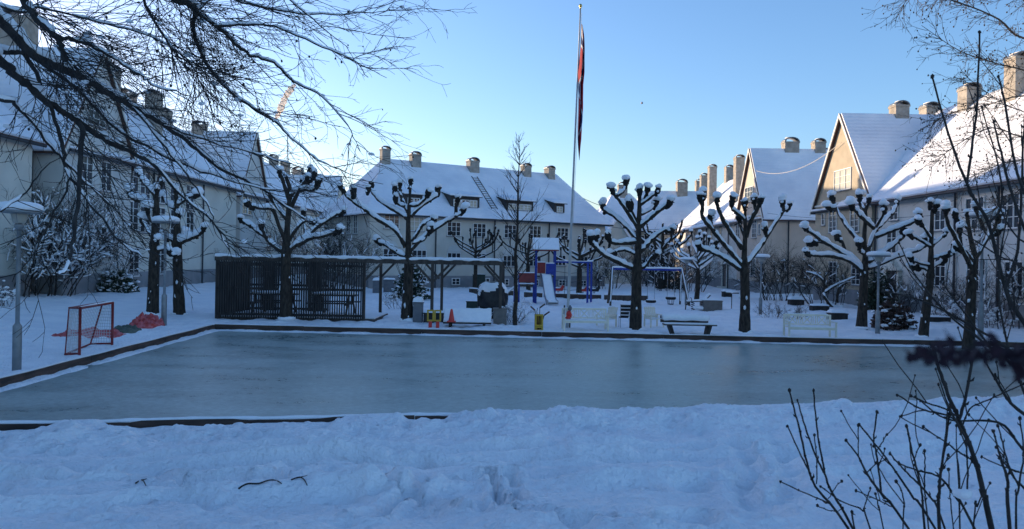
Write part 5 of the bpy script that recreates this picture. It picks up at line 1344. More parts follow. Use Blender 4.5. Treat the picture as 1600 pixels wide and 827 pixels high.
def heap(name, label, cat, c, w, d, h, rz, m, seed, n=34, group=None):
    g = np.random.default_rng(seed); u = np.linspace(-1, 1, n); U, V = np.meshgrid(u, u); x, y = U.ravel(), V.ravel()
    e = np.clip(1 - (x**2 + y**2), 0, 1) ** .6
    z = h * e * (.55 + .45 * np.abs(fbm(x * 3.6 + seed, y * 4.4, 4)) * 2.4) + .10 * h * np.sin(x * 17 + 5 * fbm(x * 2, y * 2, 2)) * e
    z = np.where(x**2 + y**2 > 1, -.1, z); rr = 1 + .22 * fbm(x * 2 + 7, y * 2 + seed, 2)
    X = x * w / 2 * rr; Y = y * d / 2 * rr; co, si = math.cos(rz), math.sin(rz)
    i = np.arange(n - 1)[:, None] * n + np.arange(n - 1)[None]; f = np.stack([i, i + 1, i + n + 1, i + n], -1).reshape(-1, 4)
    b = MB(); b.add(np.stack([c.x + X * co - Y * si, c.y + X * si + Y * co, gz(c.x, c.y) + z - .01], -1), f)
    return tag(b.build(name, m, None, True, c), label, cat, group)
heap('net_heap', 'flat crumpled red netting lying on the snow behind the goal', 'netting', ground(137, 523), 2.3, 1.7, .26, .0, 'red_sheet', 111, group='red netting dumped on the snow')
heap('net_heap', 'taller bundled heap of red netting by the second lamp post', 'netting', ground(228, 512), 1.15, .9, .40, .5, 'red_sheet', 112, group='red netting dumped on the snow')
heap('tarp_heap', 'grey-green tarpaulin lying between the two red net heaps', 'tarpaulin', ground(197, 518), .9, .9, .18, .3, 'green_sheet', 113)

# ------------------------------------------------------------------ benches and chairs
def white_bench(label, W=1.58):
    t = thing('garden_bench', label, 'bench', (0, 0, 0), 'white garden benches with crossed backs')
    m = 'white_paint'; b = MB()
    for i in range(5): b.box((0, -.22 + i * .105, .43), (W - .1, .085, .025))
    b.box((0, -.27, .385), (W - .1, .03, .07)); b.build('seat', m, t)
    b = MB(); tz, bz, y = .90, .52, .27
    b.box((0, y, tz), (W - .12, .045, .07)); b.box((0, y, bz), (W - .12, .045, .05))
    n = 3; pw = (W - .12) / n
    for i in range(n):
        x0 = -(W - .12) / 2 + i * pw; 
        b.span((x0 + .12, y + .001, bz + .03), (x0 + pw - .12, y + .001, tz - .03), .02, .035, up=(0, 0, 1)); b.span((x0 + .12, y - .02, tz - .03), (x0 + pw - .12, y - .02, bz + .03), .02, .035)
        for sx in (x0 + .04, x0 + .10, x0 + pw - .10, x0 + pw - .04): b.box((sx, y, (tz + bz) / 2), (.022, .03, tz - bz - .08))
    b.build('backrest', m, t)
    for sx in (-1, 1):
        b = MB(); b.box((sx * (W / 2 - .03), -.26, .31), (.055, .055, .66)); b.build('leg', m, t)
        b = MB(); b.box((sx * (W / 2 - .03), .27, .45), (.055, .05, .96)); b.build('leg', m, t)
        b = MB(); b.box((sx * (W / 2 - .03), -.02, .655), (.07, .60, .03)); b.build('armrest', m, t)
    s = MB(); s.box((0, -.0, .455), (W - .16, .42, .022)); s.tube([(-W/2 + .1, .27, .94), (0, .27, .945), (W/2 - .1, .27, .94)], [.012, .02, .012], 6); s.build('snow', 'snow', t)
    return t
WB = white_bench('white garden bench below the flagpole with red clothing left on it')
p = ground(914, 517); WB.location = (p.x, p.y, p.z); WB.rotation_euler[2] = .05; WB.scale[2] = .82
p = ground(1265, 528); dup(WB, 'empty white garden bench below the wide-spreading pollard', p, -.04)
p = ground(700, 450); dup(WB, 'far white garden bench against the grey base of the back house', p + Vector((0, 1.0, 0)), .45)
def armchair(label):
    t = thing('garden_armchair', label, 'armchair', (0, 0, 0), 'white garden armchairs near the flagpole'); m = 'white_paint'; W = .6
    b = MB()
    for i in range(5): b.box((0, -.2 + i * .1, .41), (W - .08, .08, .022))
    b.build('seat', m, t)
    b = MB()
    for i in range(6): b.span((-.22 + i * .088, .25, .40), (-.22 + i * .088, .42, .98 + (.02 if i in (2, 3) else 0)), .06, .02, up=(0, 1, 0))
    b.span((-.27, .385, .9), (.27, .385, .9), .03, .05); b.span((-.27, .27, .5), (.27, .27, .5), .03, .05); b.build('backrest', m, t)
    for sx in (-1, 1):
        b = MB(); b.box((sx * .3, -.24, .3), (.05, .05, .62)); b.build('leg', m, t)
        b = MB(); b.box((sx * .3, .27, .3), (.05, .05, .62)); b.build('leg', m, t)
        b = MB(); b.box((sx * .3, 0, .62), (.085, .62, .03)); b.build('armrest', m, t)
    s = MB(); s.blob((0, 0, .44), (.25, .22, .03), .08); s.build('snow', 'snow', t, True)
    return t
AC = armchair('white garden armchair just behind the right end of the bench by the flagpole')
p = ground(947, 511); AC.location = p; AC.rotation_euler[2] = -.9; AC.scale = (.9, .9, .74)
p = ground(1022, 511); dup(AC, 'white garden armchair between the tallest pollard and the plank bench', p, .35)
def plank_chair():
    p = ground(978, 512); t = thing('slatted_chair', 'dark brown slatted chair on thin legs tucked behind the tallest pollard trunk', 'chair', p)
    b = MB()
    for i in range(4): b.box((p.x, p.y - .02 * i, p.z + .40 + i * .13), (.42, .03, .10))
    b.build('backrest', 'wood_dark', t)
    b = MB()
    for i in range(3): b.box((p.x, p.y + .12 + i * .13, p.z + .36), (.42, .11, .03))
    b.build('seat', 'wood_dark', t)
    for sx in (-1, 1):
        for y in (0.0, .4):
            b = MB(); b.tube([(p.x + sx * .2, p.y + y + .02, p.z - .05), (p.x + sx * .2, p.y + y + .02, p.z + (.85 if y == 0 else .36))], .012, 6); b.build('leg', 'steel', t)
    s = MB()
    for i in range(4): s.tube([(p.x - .19, p.y - .02 * i - .01, p.z + .455 + i * .13), (p.x + .19, p.y - .02 * i - .01, p.z + .455 + i * .13)], .014, 5)
    s.build('snow', 'snow', t, True)
plank_chair()
def plank_bench():
    p = ground(1076, 523); W = 1.75; K = .78; t = thing('plank_bench', 'dark plank bench carrying a thick rounded heap of snow on its back', 'bench', p)
    b = MB()
    for i in range(3): b.box((p.x, p.y - .24 + i * .15, p.z + .44), (W, .135, .05))
    st = b.build('seat', 'wood_brown', t)
    s = MB(); s.box((p.x, p.y - .08, p.z + .485), (W - .04, .40, .035)); s.build('snow', 'snow', st)
    b = MB()
    for i in range(2): b.box((p.x - .1, p.y + .24 + .03 * i, p.z + .56 + .16 * i), (W - .12, .045, .13), 0, -.15)
    bk = b.build('backrest', 'wood_brown', t)
    s = MB(); n = 22; xs = np.linspace(-W/2 + .0, W/2 - .14, n)
    s.tube([(p.x + x, p.y + .17, p.z + .73 + .012 * math.sin(x * 9)) for x in xs], [.15 if 0 < i < n - 1 else .10 for i in range(n)], 12); s.build('snow', 'snow', bk, True)
    for sx in (-1, 1):
        b = MB(); x = p.x + sx * .55; b.prism([(x - .05, p.y - .30, p.z - .1), (x - .05, p.y + .05, p.z - .1), (x - .05, p.y + .22, p.z + .41), (x - .05, p.y - .28, p.z + .41)], (.1, 0, 0))
        b.V[-1][:, 0] += sx * np.where(b.V[-1][:, 2] > p.z, .12, 0); b.build('leg', 'wood_dark', t)
    t.scale[2] = K
plank_bench()
def snowy_bench():
    a = ground(730, 511); W = 1.70; t = thing('snowed_bench', 'wooden bench buried under a thick upright slab of snow below the pergola', 'bench', a)
    b = MB()
    for i in range(3): b.box((a.x, a.y - .1 + i * .14, a.z + .14), (W, .12, .045))
    st = b.build('seat', 'wood_dark', t)
    b = MB(); b.box((a.x, a.y + .33, a.z + .38), (W, .04, .40)); bk = b.build('backrest', 'wood_dark', t)
    s = MB(); n, m = 36, 12
    X, Z = np.meshgrid(np.linspace(-.5, .5, n), np.linspace(0, 1, m)); x, zz = X.ravel(), Z.ravel()
    prof_y = -.10 + .36 * zz ** .8; hh = .17 + .48 * zz + .03 * fbm(x * 9, zz * 2, 3) * zz
    f1 = np.stack([a.x + x * W + .02 * fbm(x * 3, zz * 4, 2), a.y + prof_y + .03 * fbm(x * 8 + 3, zz * 5, 3), a.z + hh], -1); bk_ = f1 + np.array((0, .16, -.02)); bk_[:, 1] = np.maximum(bk_[:, 1], a.y + .30)
    i = np.arange(m - 1)[:, None] * n + np.arange(n - 1)[None]; f = np.stack([i, i + 1, i + n + 1, i + n], -1).reshape(-1, 4)
    N_ = n * m; sides = []
    ring = list(range(n)) + [n * (k + 1) - 1 for k in range(1, m)] + list(range(N_ - 2, N_ - n - 1, -1)) + [n * k for k in range(m - 2, 0, -1)]
    for q, w in zip(ring, ring[1:] + ring[:1]): sides.append((w, q, q + N_, w + N_))
    s.add(np.vstack([f1, bk_]), f, f[:, ::-1] + N_, sides); s.build('snow', 'snow', t, True)
    for sx in (-1, 1):
        b = MB(); b.box((a.x + sx * .6, a.y + .05, a.z + .02), (.09, .5, .2)); b.build('leg', 'wood_dark', t)
snowy_bench()
p = ground(706, 511) + Vector((0, -.22, 0)); p.z += .20
b = MB(); b.box((0, 0, .015), (.30, .30, .03)); b.lathe([(.115, .03), (.105, .06), (.045, .40), (.03, .45), (.0, .455)], n=16); b.xform(Matrix.Translation(p))
tag(b.build('traffic_cone', 'cone_red', None, False, p), 'red traffic cone resting against the snow slab on the buried bench', 'cone')

# skating aids
def skate_aid(label, px, py, sticks):
    p = ground(px, py); t = thing('skating_aid', label, 'skating aid', p, 'yellow skating support frames at the boards')
    def ring(x, z, w, h):
        m.box((x - w/2, p.y, z), (.05, .06, h)); m.box((x + w/2, p.y, z), (.05, .06, h)); m.box((x, p.y, z + h/2 - .025), (w - .052, .056, .05)); m.box((x, p.y, z - h/2 + .025), (w - .052, .056, .05))
    if not sticks:
        m = MB(); ring(p.x - .125, p.z + .42, .19, .40); ring(p.x + .125, p.z + .42, .19, .40); m.box((p.x, p.y + .22, p.z + .42), (.46, .04, .38)) if False else None; m.build('frame', 'yellow_paint', t)
        for sx in (-1, 1): m = MB(); m.box((p.x + sx * .13, p.y, p.z + .09), (.11, .12, .24)); m.build('leg', 'red_bright', t)
    else:
        m = MB(); ring(p.x, p.z + .36, .22, .40); ring(p.x, p.z + .07, .22, .16); m.box((p.x, p.y + .16, p.z + .28), (.30, .03, .56)); m.box((p.x - .12, p.y + .07, p.z + .28), (.03, .16, .52)); m.box((p.x + .12, p.y + .07, p.z + .28), (.03, .16, .52)); m.build('frame', 'yellow_paint', t)
        for i, (x0, x1, z1, bend) in enumerate(((-.04, -.22, .83, -.08), (0, .04, .92, .16), (.05, .26, .66, .10), (-.02, -.12, .78, .06))):
            s = MB(); s.span((p.x + x0, p.y + .06, p.z + .05), (p.x + x0 + (x1 - x0) * .6, p.y + .06, p.z + z1 - .12), .02, .03); s.span((p.x + x0 + (x1 - x0) * .6, p.y + .06, p.z + z1 - .13), (p.x + x1 + bend, p.y + .06, p.z + z1), .018, .05)
            s_o = s.build('hockey_stick', 'stick_dark' if i != 1 else 'wood_brown', None, origin=p); tag(s_o, ['dark hockey stick leaning furthest left in the yellow crate frame', 'pale wooden hockey stick, tallest in the yellow crate frame', 'dark hockey stick leaning right in the yellow crate frame', 'short dark hockey stick in the middle of the yellow crate frame'][i], 'hockey stick', 'hockey sticks standing in the yellow frame')
skate_aid('double yellow skating frame on two red feet, left of the snow slab bench', 678, 512, False)
skate_aid('tall yellow crate frame holding hockey sticks, right of the slender tree', 842, 517, True)

# red clothing on the bench
p = ground(887, 516); q = p + Vector((.03, -.08, .45))
b = MB(); b.blob(q + Vector((0, 0, .12)), (.10, .09, .16), .2); b.blob(q + Vector((-.05, -.02, .0)), (.11, .10, .07), .25); tag(b.build('red_jacket', 'red_bright', None, True, q), 'bright red child jacket left on the white bench', 'jacket')
b = MB(); b.blob(q + Vector((.03, 0, .31)), (.075, .07, .085), .15); b.blob(q + Vector((.02, 0, .38)), .03, .1, 1); tag(b.build('knitted_hat', 'bin_grey', None, True, q), 'grey hat lying on top of the red jacket on the bench', 'hat')

# ------------------------------------------------------------------ boxes, bins, covered grill
def snow_top(mb, c, w, d, h, seed=0): mb.blob((c[0], c[1], c[2] + h * .3), (w * .54, d * .54, h), .05, 3)
def rbox(name, label, cat, px, py, w, d, h, m, sh=.08, group=None, lid=None, rz=0, lift=0.0):
    p = ground(px, py); t = thing(name, label, cat, p, group)
    b = MB(); b.box((p.x, p.y + d/2, p.z + h/2 - .04 + lift), (w, d, h + .08)); 
    bd = b.build('body', m, t)
    b = MB(); b.box((p.x, p.y + d/2, p.z + h + .018 + lift), (w + .05, d + .05, .035)); b.build('lid' if lid else 'rim', lid or m, t)
    if sh:
        s = MB(); k = 14; X, Y = np.meshgrid(np.linspace(-.5, .5, k), np.linspace(-.5, .5, k)); x, y = X.ravel(), Y.ravel(); e = np.clip(1.02 - np.maximum(np.abs(x), np.abs(y)) ** 4 * 16, 0, 1) ** .5
        i = np.arange(k - 1)[:, None] * k + np.arange(k - 1)[None]; f = np.stack([i, i + 1, i + k + 1, i + k], -1).reshape(-1, 4)
        s.add(np.stack([p.x + x * (w + .04), p.y + d/2 + y * (d + .04), p.z + h + .037 + lift + sh * e * (1 + .2 * fbm(x * 4 + w * 9, y * 4, 2))], -1), f); s.build('snow', 'snow', t, True)
    return t
rbox('storage_bin', 'grey storage bin with thick snow lid right beside the pergola pollard', 'bin', 652, 505, .34, .4, .72, 'bin_grey', .2)
rbox('planter_box', 'low dark planter box behind the double yellow skating frame', 'planter', 680, 506, .88, .5, .36, 'wood_dark', .06)
rbox('crate', 'taupe crate under the tarpaulin-covered grill', 'crate', 781, 507, .5, .6, .55, 'box_taupe', 0)
rbox('compost_box', 'dark green box standing left of the covered grill', 'box', 738, 489, .55, .5, .48, 'box_green', .04)
rbox('wood_planter', 'square wooden planter with flat snow lid right of the spring rocker', 'planter', 1114, 486, .95, .8, .48, 'box_taupe', .10)
PB = 'dark planter tubs near the right houses'
rbox('planter_tub', 'dark planter tub with snow heap, left of the wide-spreading pollard trunk', 'planter', 1312, 501, .72, .5, .27, 'wood_dark', .16, PB)
rbox('planter_tub', 'dark planter tub under the crooked tree', 'planter', 1283, 487, .85, .5, .24, 'wood_dark', .12, PB)
rbox('planter_tub', 'dark planter tub at the foot of the large rounded bush', 'planter', 1246, 478, .8, .5, .30, 'wood_dark', .2, PB)
rbox('planter_tub', 'small dark tub by the row house door right of the swing', 'planter', 1137, 464, .6, .5, .32, 'wood_dark', .16, PB)
rbox('planter_tub', 'dark trough by the house, behind the slim pollards at right', 'planter', 1468, 503, 1.0, .4, .16, 'wood_dark', .06, PB)
rbox('bin_store', 'dark low bin store with snow top behind the slatted shelter', 'bin store', 592, 449, 2.4, 1.0, 1.05, 'bin_grey', .14)
rbox('storage_bin', 'grey wheeled bin right of the dark bin store', 'bin', 607, 458, .7, .6, .85, 'bin_grey', .12)
rbox('storage_bin', 'narrow pale bin in front of the dark bin store', 'bin', 588, 459, .5, .5, .8, 'bin_grey', .2)
rbox('electric_cabinet', 'dark green cabinet behind the small pollard at the back house', 'cabinet', 748, 451, 1.0, .5, 1.1, 'box_green', .03)
def covered_grill():
    p = ground(767, 500); cx = p.x + .02; y = p.y + .55; t = thing('covered_grill', 'bulky grill wrapped in black tarpaulin under a hood of snow by the pergola post', 'grill', (cx, y, p.z))
    n, k = 44, 22; U, V = np.meshgrid(np.linspace(0, 2 * np.pi, n), np.linspace(0, 1, k)); u, v = U.ravel(), V.ravel()
    rad = (1 - np.clip(v - .55, 0, 1) ** 2 * 3.6); rad = np.sqrt(np.clip(rad, .02, 1)); fold = 1 + .06 * np.sin(u * 7 + v * 5) + .08 * fbm(np.cos(u) * 2 + 3, np.sin(u) * 2 + v * 3, 3)
    sq = lambda c: np.sign(c) * np.abs(c) ** .6
    X = sq(np.cos(u)) * .60 * rad * fold; Y = sq(np.sin(u)) * .42 * rad * fold; Z = .50 + v * .95 + .03 * np.sin(u * 5)
    i = np.arange(k - 1)[:, None] * n + np.arange(n - 1)[None]; f = np.stack([i, i + 1, i + n + 1, i + n], -1).reshape(-1, 4)
    b = MB(); b.add(np.stack([cx + X, y + Y, p.z + Z], -1), f); cv = b.build('tarp', 'tarp_black', t, True)
    s = MB(); m_ = v > .45; S = np.stack([cx + X * 1.05, y + Y * 1.05, p.z + Z + .04 + .04 * fbm(u * 2, v * 6, 2)], -1)
    drop = .10 * np.sin(u * 3 + 1) ; S[:, 2] = np.where(v < .48, p.z + Z + .02, S[:, 2])
    keep = (v[f].min(1) > .42 + 0) & ((v[f].mean(1) + .18 * np.sin(u[f].mean(1) * 3 + 2) + .1 * np.sin(u[f].mean(1) * 7)) > .68)
    s.add(S, f[keep]); s.build('snow', 'snow', cv, True)
    b = MB(); b.box((cx, y, p.z + .28), (1.0, .62, .52)); b.build('cabinet', 'wood_dark', t)
covered_grill()

# ------------------------------------------------------------------ playground
def playground():
    p = ground(851, 474); S = p.y / F_PX; t = thing('play_tower', 'blue and red playground tower with snowy gable roof, slides and a blue climbing bar', 'play tower', p)
    q = lambda x, y, z: (p.x + x, p.y + y, p.z + z)
    for x in (-.52, .52):
        for y in (-.5, .5): b = MB(); b.box(q(x, y, 1.45), (.1, .1, 3.1)); b.build('post', 'blue_paint', t)
    b = MB(); b.prism([q(-.7, -.78, 2.92), q(-.7, -.78, 2.98), q(-.7, 0, 3.56), q(-.7, .78, 2.98), q(-.7, .78, 2.92), q(-.7, 0, 3.48)], (1.4, 0, 0)); r_ = b.build('roof', 'darkred_panel', t)
    s = MB(); s.prism([q(-.72, -.84, 2.985), q(-.72, -.84, 3.07), q(-.72, -.05, 3.66), q(-.72, .05, 3.66), q(-.72, .84, 3.07), q(-.72, .84, 2.985), q(-.72, 0, 3.565)], (1.44, 0, 0)); s.build('snow', 'snow', r_)
    b = MB(); b.box(q(0, 0, 1.50), (1.0, .96, .07)); b.build('platform', 'wood_brown', t)
    b = MB(); b.box(q(-.24, -.53, 1.98), (.44, .04, .6)); b.build('red_panel', 'red_paint', t)
    b = MB(); b.box(q(.24, -.53, 1.92), (.46, .04, .62)); b.box(q(.5, 0, 1.92), (.04, .88, .62)); b.build('blue_panel', 'blue_paint', t)
    s = MB(); s.box(q(.24, -.53, 2.25), (.46, .06, .05)); s.box(q(-.24, -.53, 2.30), (.44, .06, .04)); s.build('snow', 'snow', t)
    # main slide towards the court
    prof = [(-.55, 1.52), (-.8, 1.48), (-1.3, 1.0), (-1.9, .42), (-2.25, .18), (-2.6, .14)]
    b = MB(); x0, x1 = -.28, .22
    for (a, c) in zip(prof[:-1], prof[1:]):
        k = .35 * (prof.index(a)) / 5; k2 = .35 * (prof.index(c)) / 5
        b.prism([q(x0 + k, a[0], a[1]), q(x1 + k, a[0], a[1]), q(x1 + k2, c[0], c[1]), q(x0 + k2, c[0], c[1])], (0, 0, -.03))
        for xx in (x0 - .03, x1): b.prism([q(xx + k, a[0], a[1] - .04), q(xx + k, a[0], a[1] + .16), q(xx + k2, c[0], c[1] + .16), q(xx + k2, c[0], c[1] - .04)], (.03, 0, 0))
    sl = b.build('slide', 'steel', t)
    s = MB()
    for (a, c) in zip(prof[:-1], prof[1:]):
        k = .35 * (prof.index(a)) / 5; k2 = .35 * (prof.index(c)) / 5; s.prism([q(x0 + .005 + k, a[0], a[1] + .06), q(x1 - .005 + k, a[0], a[1] + .06), q(x1 - .005 + k2, c[0], c[1] + .06), q(x0 + .005 + k2, c[0], c[1] + .06)], (0, 0, .06))
    s.build('snow', 'snow', sl)
    b = MB(); b.span(q(.02, -2.0, .25), q(.02, -1.9, -.1), .05, .05); b.build('slide_leg', 'wood_brown', t)
    # lower platform
    for x in (-1.45, -.62):
        for y in (-.45, .45): b = MB(); b.box(q(x, y, .75), (.09, .09, 1.6)); b.build('post', 'blue_paint', t)
    b = MB(); b.box(q(-1.03, 0, .98), (.8, .9, .07)); b.build('platform', 'wood_brown', t)
    b = MB(); b.box(q(-1.03, -.5, 1.42), (.86, .04, .52)); b.build('red_panel', 'darkred_panel', t); b = MB(); b.box(q(-1.03, .5, 1.42), (.86, .04, .52)); b.build('red_panel', 'darkred_panel', t)
    s = MB(); s.box(q(-1.03, -.5, 1.705), (.84, .07, .05)); s.box(q(-1.03, -.54, 1.10), (.84, .05, .05)); s.build('snow', 'snow', t)
    b = MB(); b.prism([q(-1.48, -.3, 1.05), q(-1.48, .2, 1.05), q(-2.25, .2, .42), q(-2.25, -.3, .42)], (0, 0, -.04)); b.build('slide', 'steel', t)
    s = MB(); s.prism([q(-1.48, -.28, 1.06), q(-1.48, .18, 1.06), q(-2.25, .18, .43), q(-2.25, -.28, .43)], (0, 0, .09)); s.build('snow', 'snow', t)
    b = MB(); b.tube([q(-1.4, .45, 1.6), q(-1.55, .45, 1.75), q(-1.68, .45, 1.5), q(-1.70, .45, .0)], .05, 8); b.build('ladder_arch', 'blue_paint', t, True)
    # blue bar frame at right
    b = MB(); b.span(q(.58, 0, 2.32), q(2.62, 0, 2.32), .09, .09); b.build('crossbar', 'blue_paint', t)
    for x in (2.38, 2.58): b = MB(); b.box(q(x, 0, 1.1), (.11, .11, 2.35)); b.build('bar_post', 'blue_paint', t)
    b = MB()
    for z in (.8, 1.25, 1.75): b.tube([q(.55, .02, z + .05), q(1.4, .02, z - .06), q(2.34, .02, z + .04)], .012, 5)
    for x in (1.1, 1.8): b.tube([q(x, .02, 2.28), q(x, .02, .3)], .012, 5)
    b.build('climbing_rope', 'wire_dark', t)
    s = MB(); s.box(q(1.6, 0, 2.385), (1.96, .09, .035)); s.blob(q(2.5, 0, 2.40), (.17, .1, .06), .2, 2); s.build('snow', 'snow', t)
playground()
def sand_edge(label, pa, pb, m):
    a, b_ = ground(*pa), ground(*pb); b = MB(); b.span((a + Vector((0, 0, .12)))[:], (b_ + Vector((0, 0, .12)))[:], .16, .38)
    mid = (a + b_) / 2; t = thing('timber_edge', label, 'timber edge', mid, 'timber edgings of the play area'); b.build('beam', m, t)
    s = MB(); n = 12; s.tube([(a.lerp(b_, i / n) + Vector((0, 0, .32 + .012 * math.sin(i * 2)))).to_tuple() for i in range(n + 1)], .075, 6); s.build('snow', 'snow', t, True)
sand_edge('dark red timber edging behind the tower slide and blue bar', (850, 466), (939, 469), 'wood_board')
sand_edge('brown timber edging left of the tall slide', (820, 464), (846, 466), 'wood_brown')
sand_edge('brown timber edging between the covered grill and play tower', (734, 458), (801, 462), 'wood_brown')
sand_edge('brown timber edging behind the swing', (944, 469), (1012, 470), 'wood_brown')
def rocker(label, px, py, m, seed):
    p = ground(px, py); t = thing('spring_rocker', label, 'spring rocker', p, 'red spring rockers by the timber edging'); b = MB()
    a = np.linspace(0, 6 * 2 * np.pi, 60); b.tube(np.stack([p.x + .08 * np.cos(a), p.y + .08 * np.sin(a), p.z - .05 + .35 * a / a[-1]], -1), .015, 5); b.build('spring', 'steel', t, True)
    b = MB(); b.prism([(p.x - .35, p.y - .04, p.z + .32), (p.x + .3, p.y - .04, p.z + .32), (p.x + .42, p.y - .04, p.z + .62), (p.x + .3, p.y - .04, p.z + .74), (p.x + .12, p.y - .04, p.z + .5), (p.x - .25, p.y - .04, p.z + .48), (p.x - .38, p.y - .04, p.z + .6)], (0, .08, 0)); b.build('body', m, t)
    s = MB(); s.blob((p.x - .06, p.y, p.z + .52), (.16, .06, .05), .2, 2); s.build('snow', 'snow', t, True)
rocker('red spring rocker just right of the tall slide', 872, 462, 'red_bright', 1)
rocker('red spring rocker under the blue bar, left of the double post', 910, 463, 'red_bright', 2)
rocker('grey-red spring rocker right of the blue double post', 928, 463, 'wood_dark', 3)

def swing():
    p = ground(1010, 477); t = thing('swing_frame', 'A-frame swing with a snow-topped blue beam', 'swing', p); q = lambda x, y, z: (p.x + x, p.y + y, p.z + z)
    xl, xr, h = P(957, 420, p.y).x - p.x, P(1065, 420, p.y).x - p.x, P(1010, 421, p.y).z - p.z
    b = MB(); b.span(q(xl - .1, 0, h), q(xr + .1, 0, h), .11, .12); bm_ = b.build('beam', 'blue_paint', t)
    s = MB(); s.tube([q(xl + (xr - xl) * i / 20, 0, h + .08 + .01 * math.sin(i)) for i in range(21)], .065, 7); s.build('snow', 'snow', bm_, True)
    for x, o in ((xl, -.22), (xr, .28)):
        for y in (-.95, .95):
            b = MB(); b.span(q(x, y * .05, h + .06), q(x + o * (1 if y < 0 else .55), y, -.15), .1, .1); lg = b.build('leg', 'wood_brown', t)
            if (y < 0 and x == xl) or (y > 0 and x == xr) or y < 0:
                s = MB(); s.span(q(x - .01, y * .05 - .05, h + .1), q(x + o * (1 if y < 0 else .55) * .85, y * .85 - .05, .22), .055, .035); s.build('snow', 'snow', lg)
    return t, q, h
SWG, qs, hs = swing()
def tyre(label, px, py, bucket):
    a, _b = ray(px, py); y = SWG.location.y; c = P(px, py, y); t = thing('tyre_swing', label, 'tyre swing', c, 'black tyre swings hung on chains')
    b = MB(); b.torus((c.x, c.y, c.z), .21, .085, 'Z', 20, 8); b.build('tyre', 'rubber', t, True)
    s = MB(); s.torus((c.x, c.y, c.z + .07), .20, .05, 'Z', 20, 6); s.blob((c.x, c.y, c.z + .09), (.24, .24, .05), .1, 2); s.build('snow', 'snow', t, True)
    b = MB()
    for sx in (-.2, .2): b.tube([(c.x + sx, c.y, c.z + .06), (c.x + sx * .9, c.y, SWG.location.z + hs)], .012, 5)
    b.build('chain', 'steel', t)
    if bucket:
        b = MB(); b.torus((c.x, c.y, c.z - .36), .13, .05, 'Z', 16, 6); b.blob((c.x, c.y, c.z - .37), (.13, .13, .04), 0, 2)
        for i in range(6): a_ = i * 1.047; b.tube([(c.x + .15 * math.cos(a_), c.y + .15 * math.sin(a_), c.z - .34), (c.x + .2 * math.cos(a_), c.y + .2 * math.sin(a_), c.z - .03)], .012, 5)
        b.build('bucket_seat', 'rubber', t, True)
tyre('black tyre swing in the middle of the swing frame', 1017, 471, False)
tyre('black toddler tyre swing with hanging bucket seat, right of the other', 1048, 466, True)
def seesaw():
    p = ground(1090, 485); t = thing('spring_seesaw', 'snow-covered spring seesaw with upturned ends, left of the wooden planter', 'seesaw', p); q = lambda x, y, z: (p.x + x, p.y + y, p.z + z)
    b = MB(); b.span(q(-.55, 0, .42), q(.35, 0, .48), .18, .05); b.span(q(.30, 0, .47), q(.62, 0, .78), .2, .05); b.build('board', 'wood_brown', t)
    s = MB(); s.span(q(-.55, 0, .48), q(.33, 0, .54), .2, .08); s.span(q(.29, 0, .55), q(.6, 0, .86), .2, .08); s.blob(q(.1, -.1, .14), (.35, .2, .12), .25); s.build('snow', 'snow', t)
    b = MB()
    for x in (-.25, .25):
        a = np.linspace(0, 5 * 2 * np.pi, 50); b.tube(np.stack([p.x + x + .08 * np.cos(a), p.y + .08 * np.sin(a), p.z - .05 + .48 * a / a[-1]], -1), .016, 5)
    b.tube([q(-.62, 0, .02), q(-.6, 0, .25), q(-.4, 0, .40)], .03, 6); b.tube([q(-.35, -.2, .42), q(-.35, -.1, .62), q(-.35, .15, .62)], .016, 6); b.build('spring_base', 'rubber', t, True)
seesaw()
def slim_sign(label, px, py, hpx):
    p = ground(px, py); H = hpx / F_PX * p.y; t = thing('feeder_table', label, 'bird table', p); b = MB(); b.tube([(p.x, p.y, p.z - .1), (p.x, p.y, p.z + H)], .022, 6); b.build('post', 'wood_dark', t)
    b = MB(); b.box((p.x, p.y, p.z + H), (.6, .5, .05)); b.build('tray', 'wood_dark', t); s = MB(); s.blob((p.x, p.y, p.z + H + .05), (.33, .28, .09), .1); s.build('snow', 'snow', t, True)
slim_sign('thin-legged bird table with a snow cap, left of the Y-shaped pollard trunk', 1143, 484, 26)

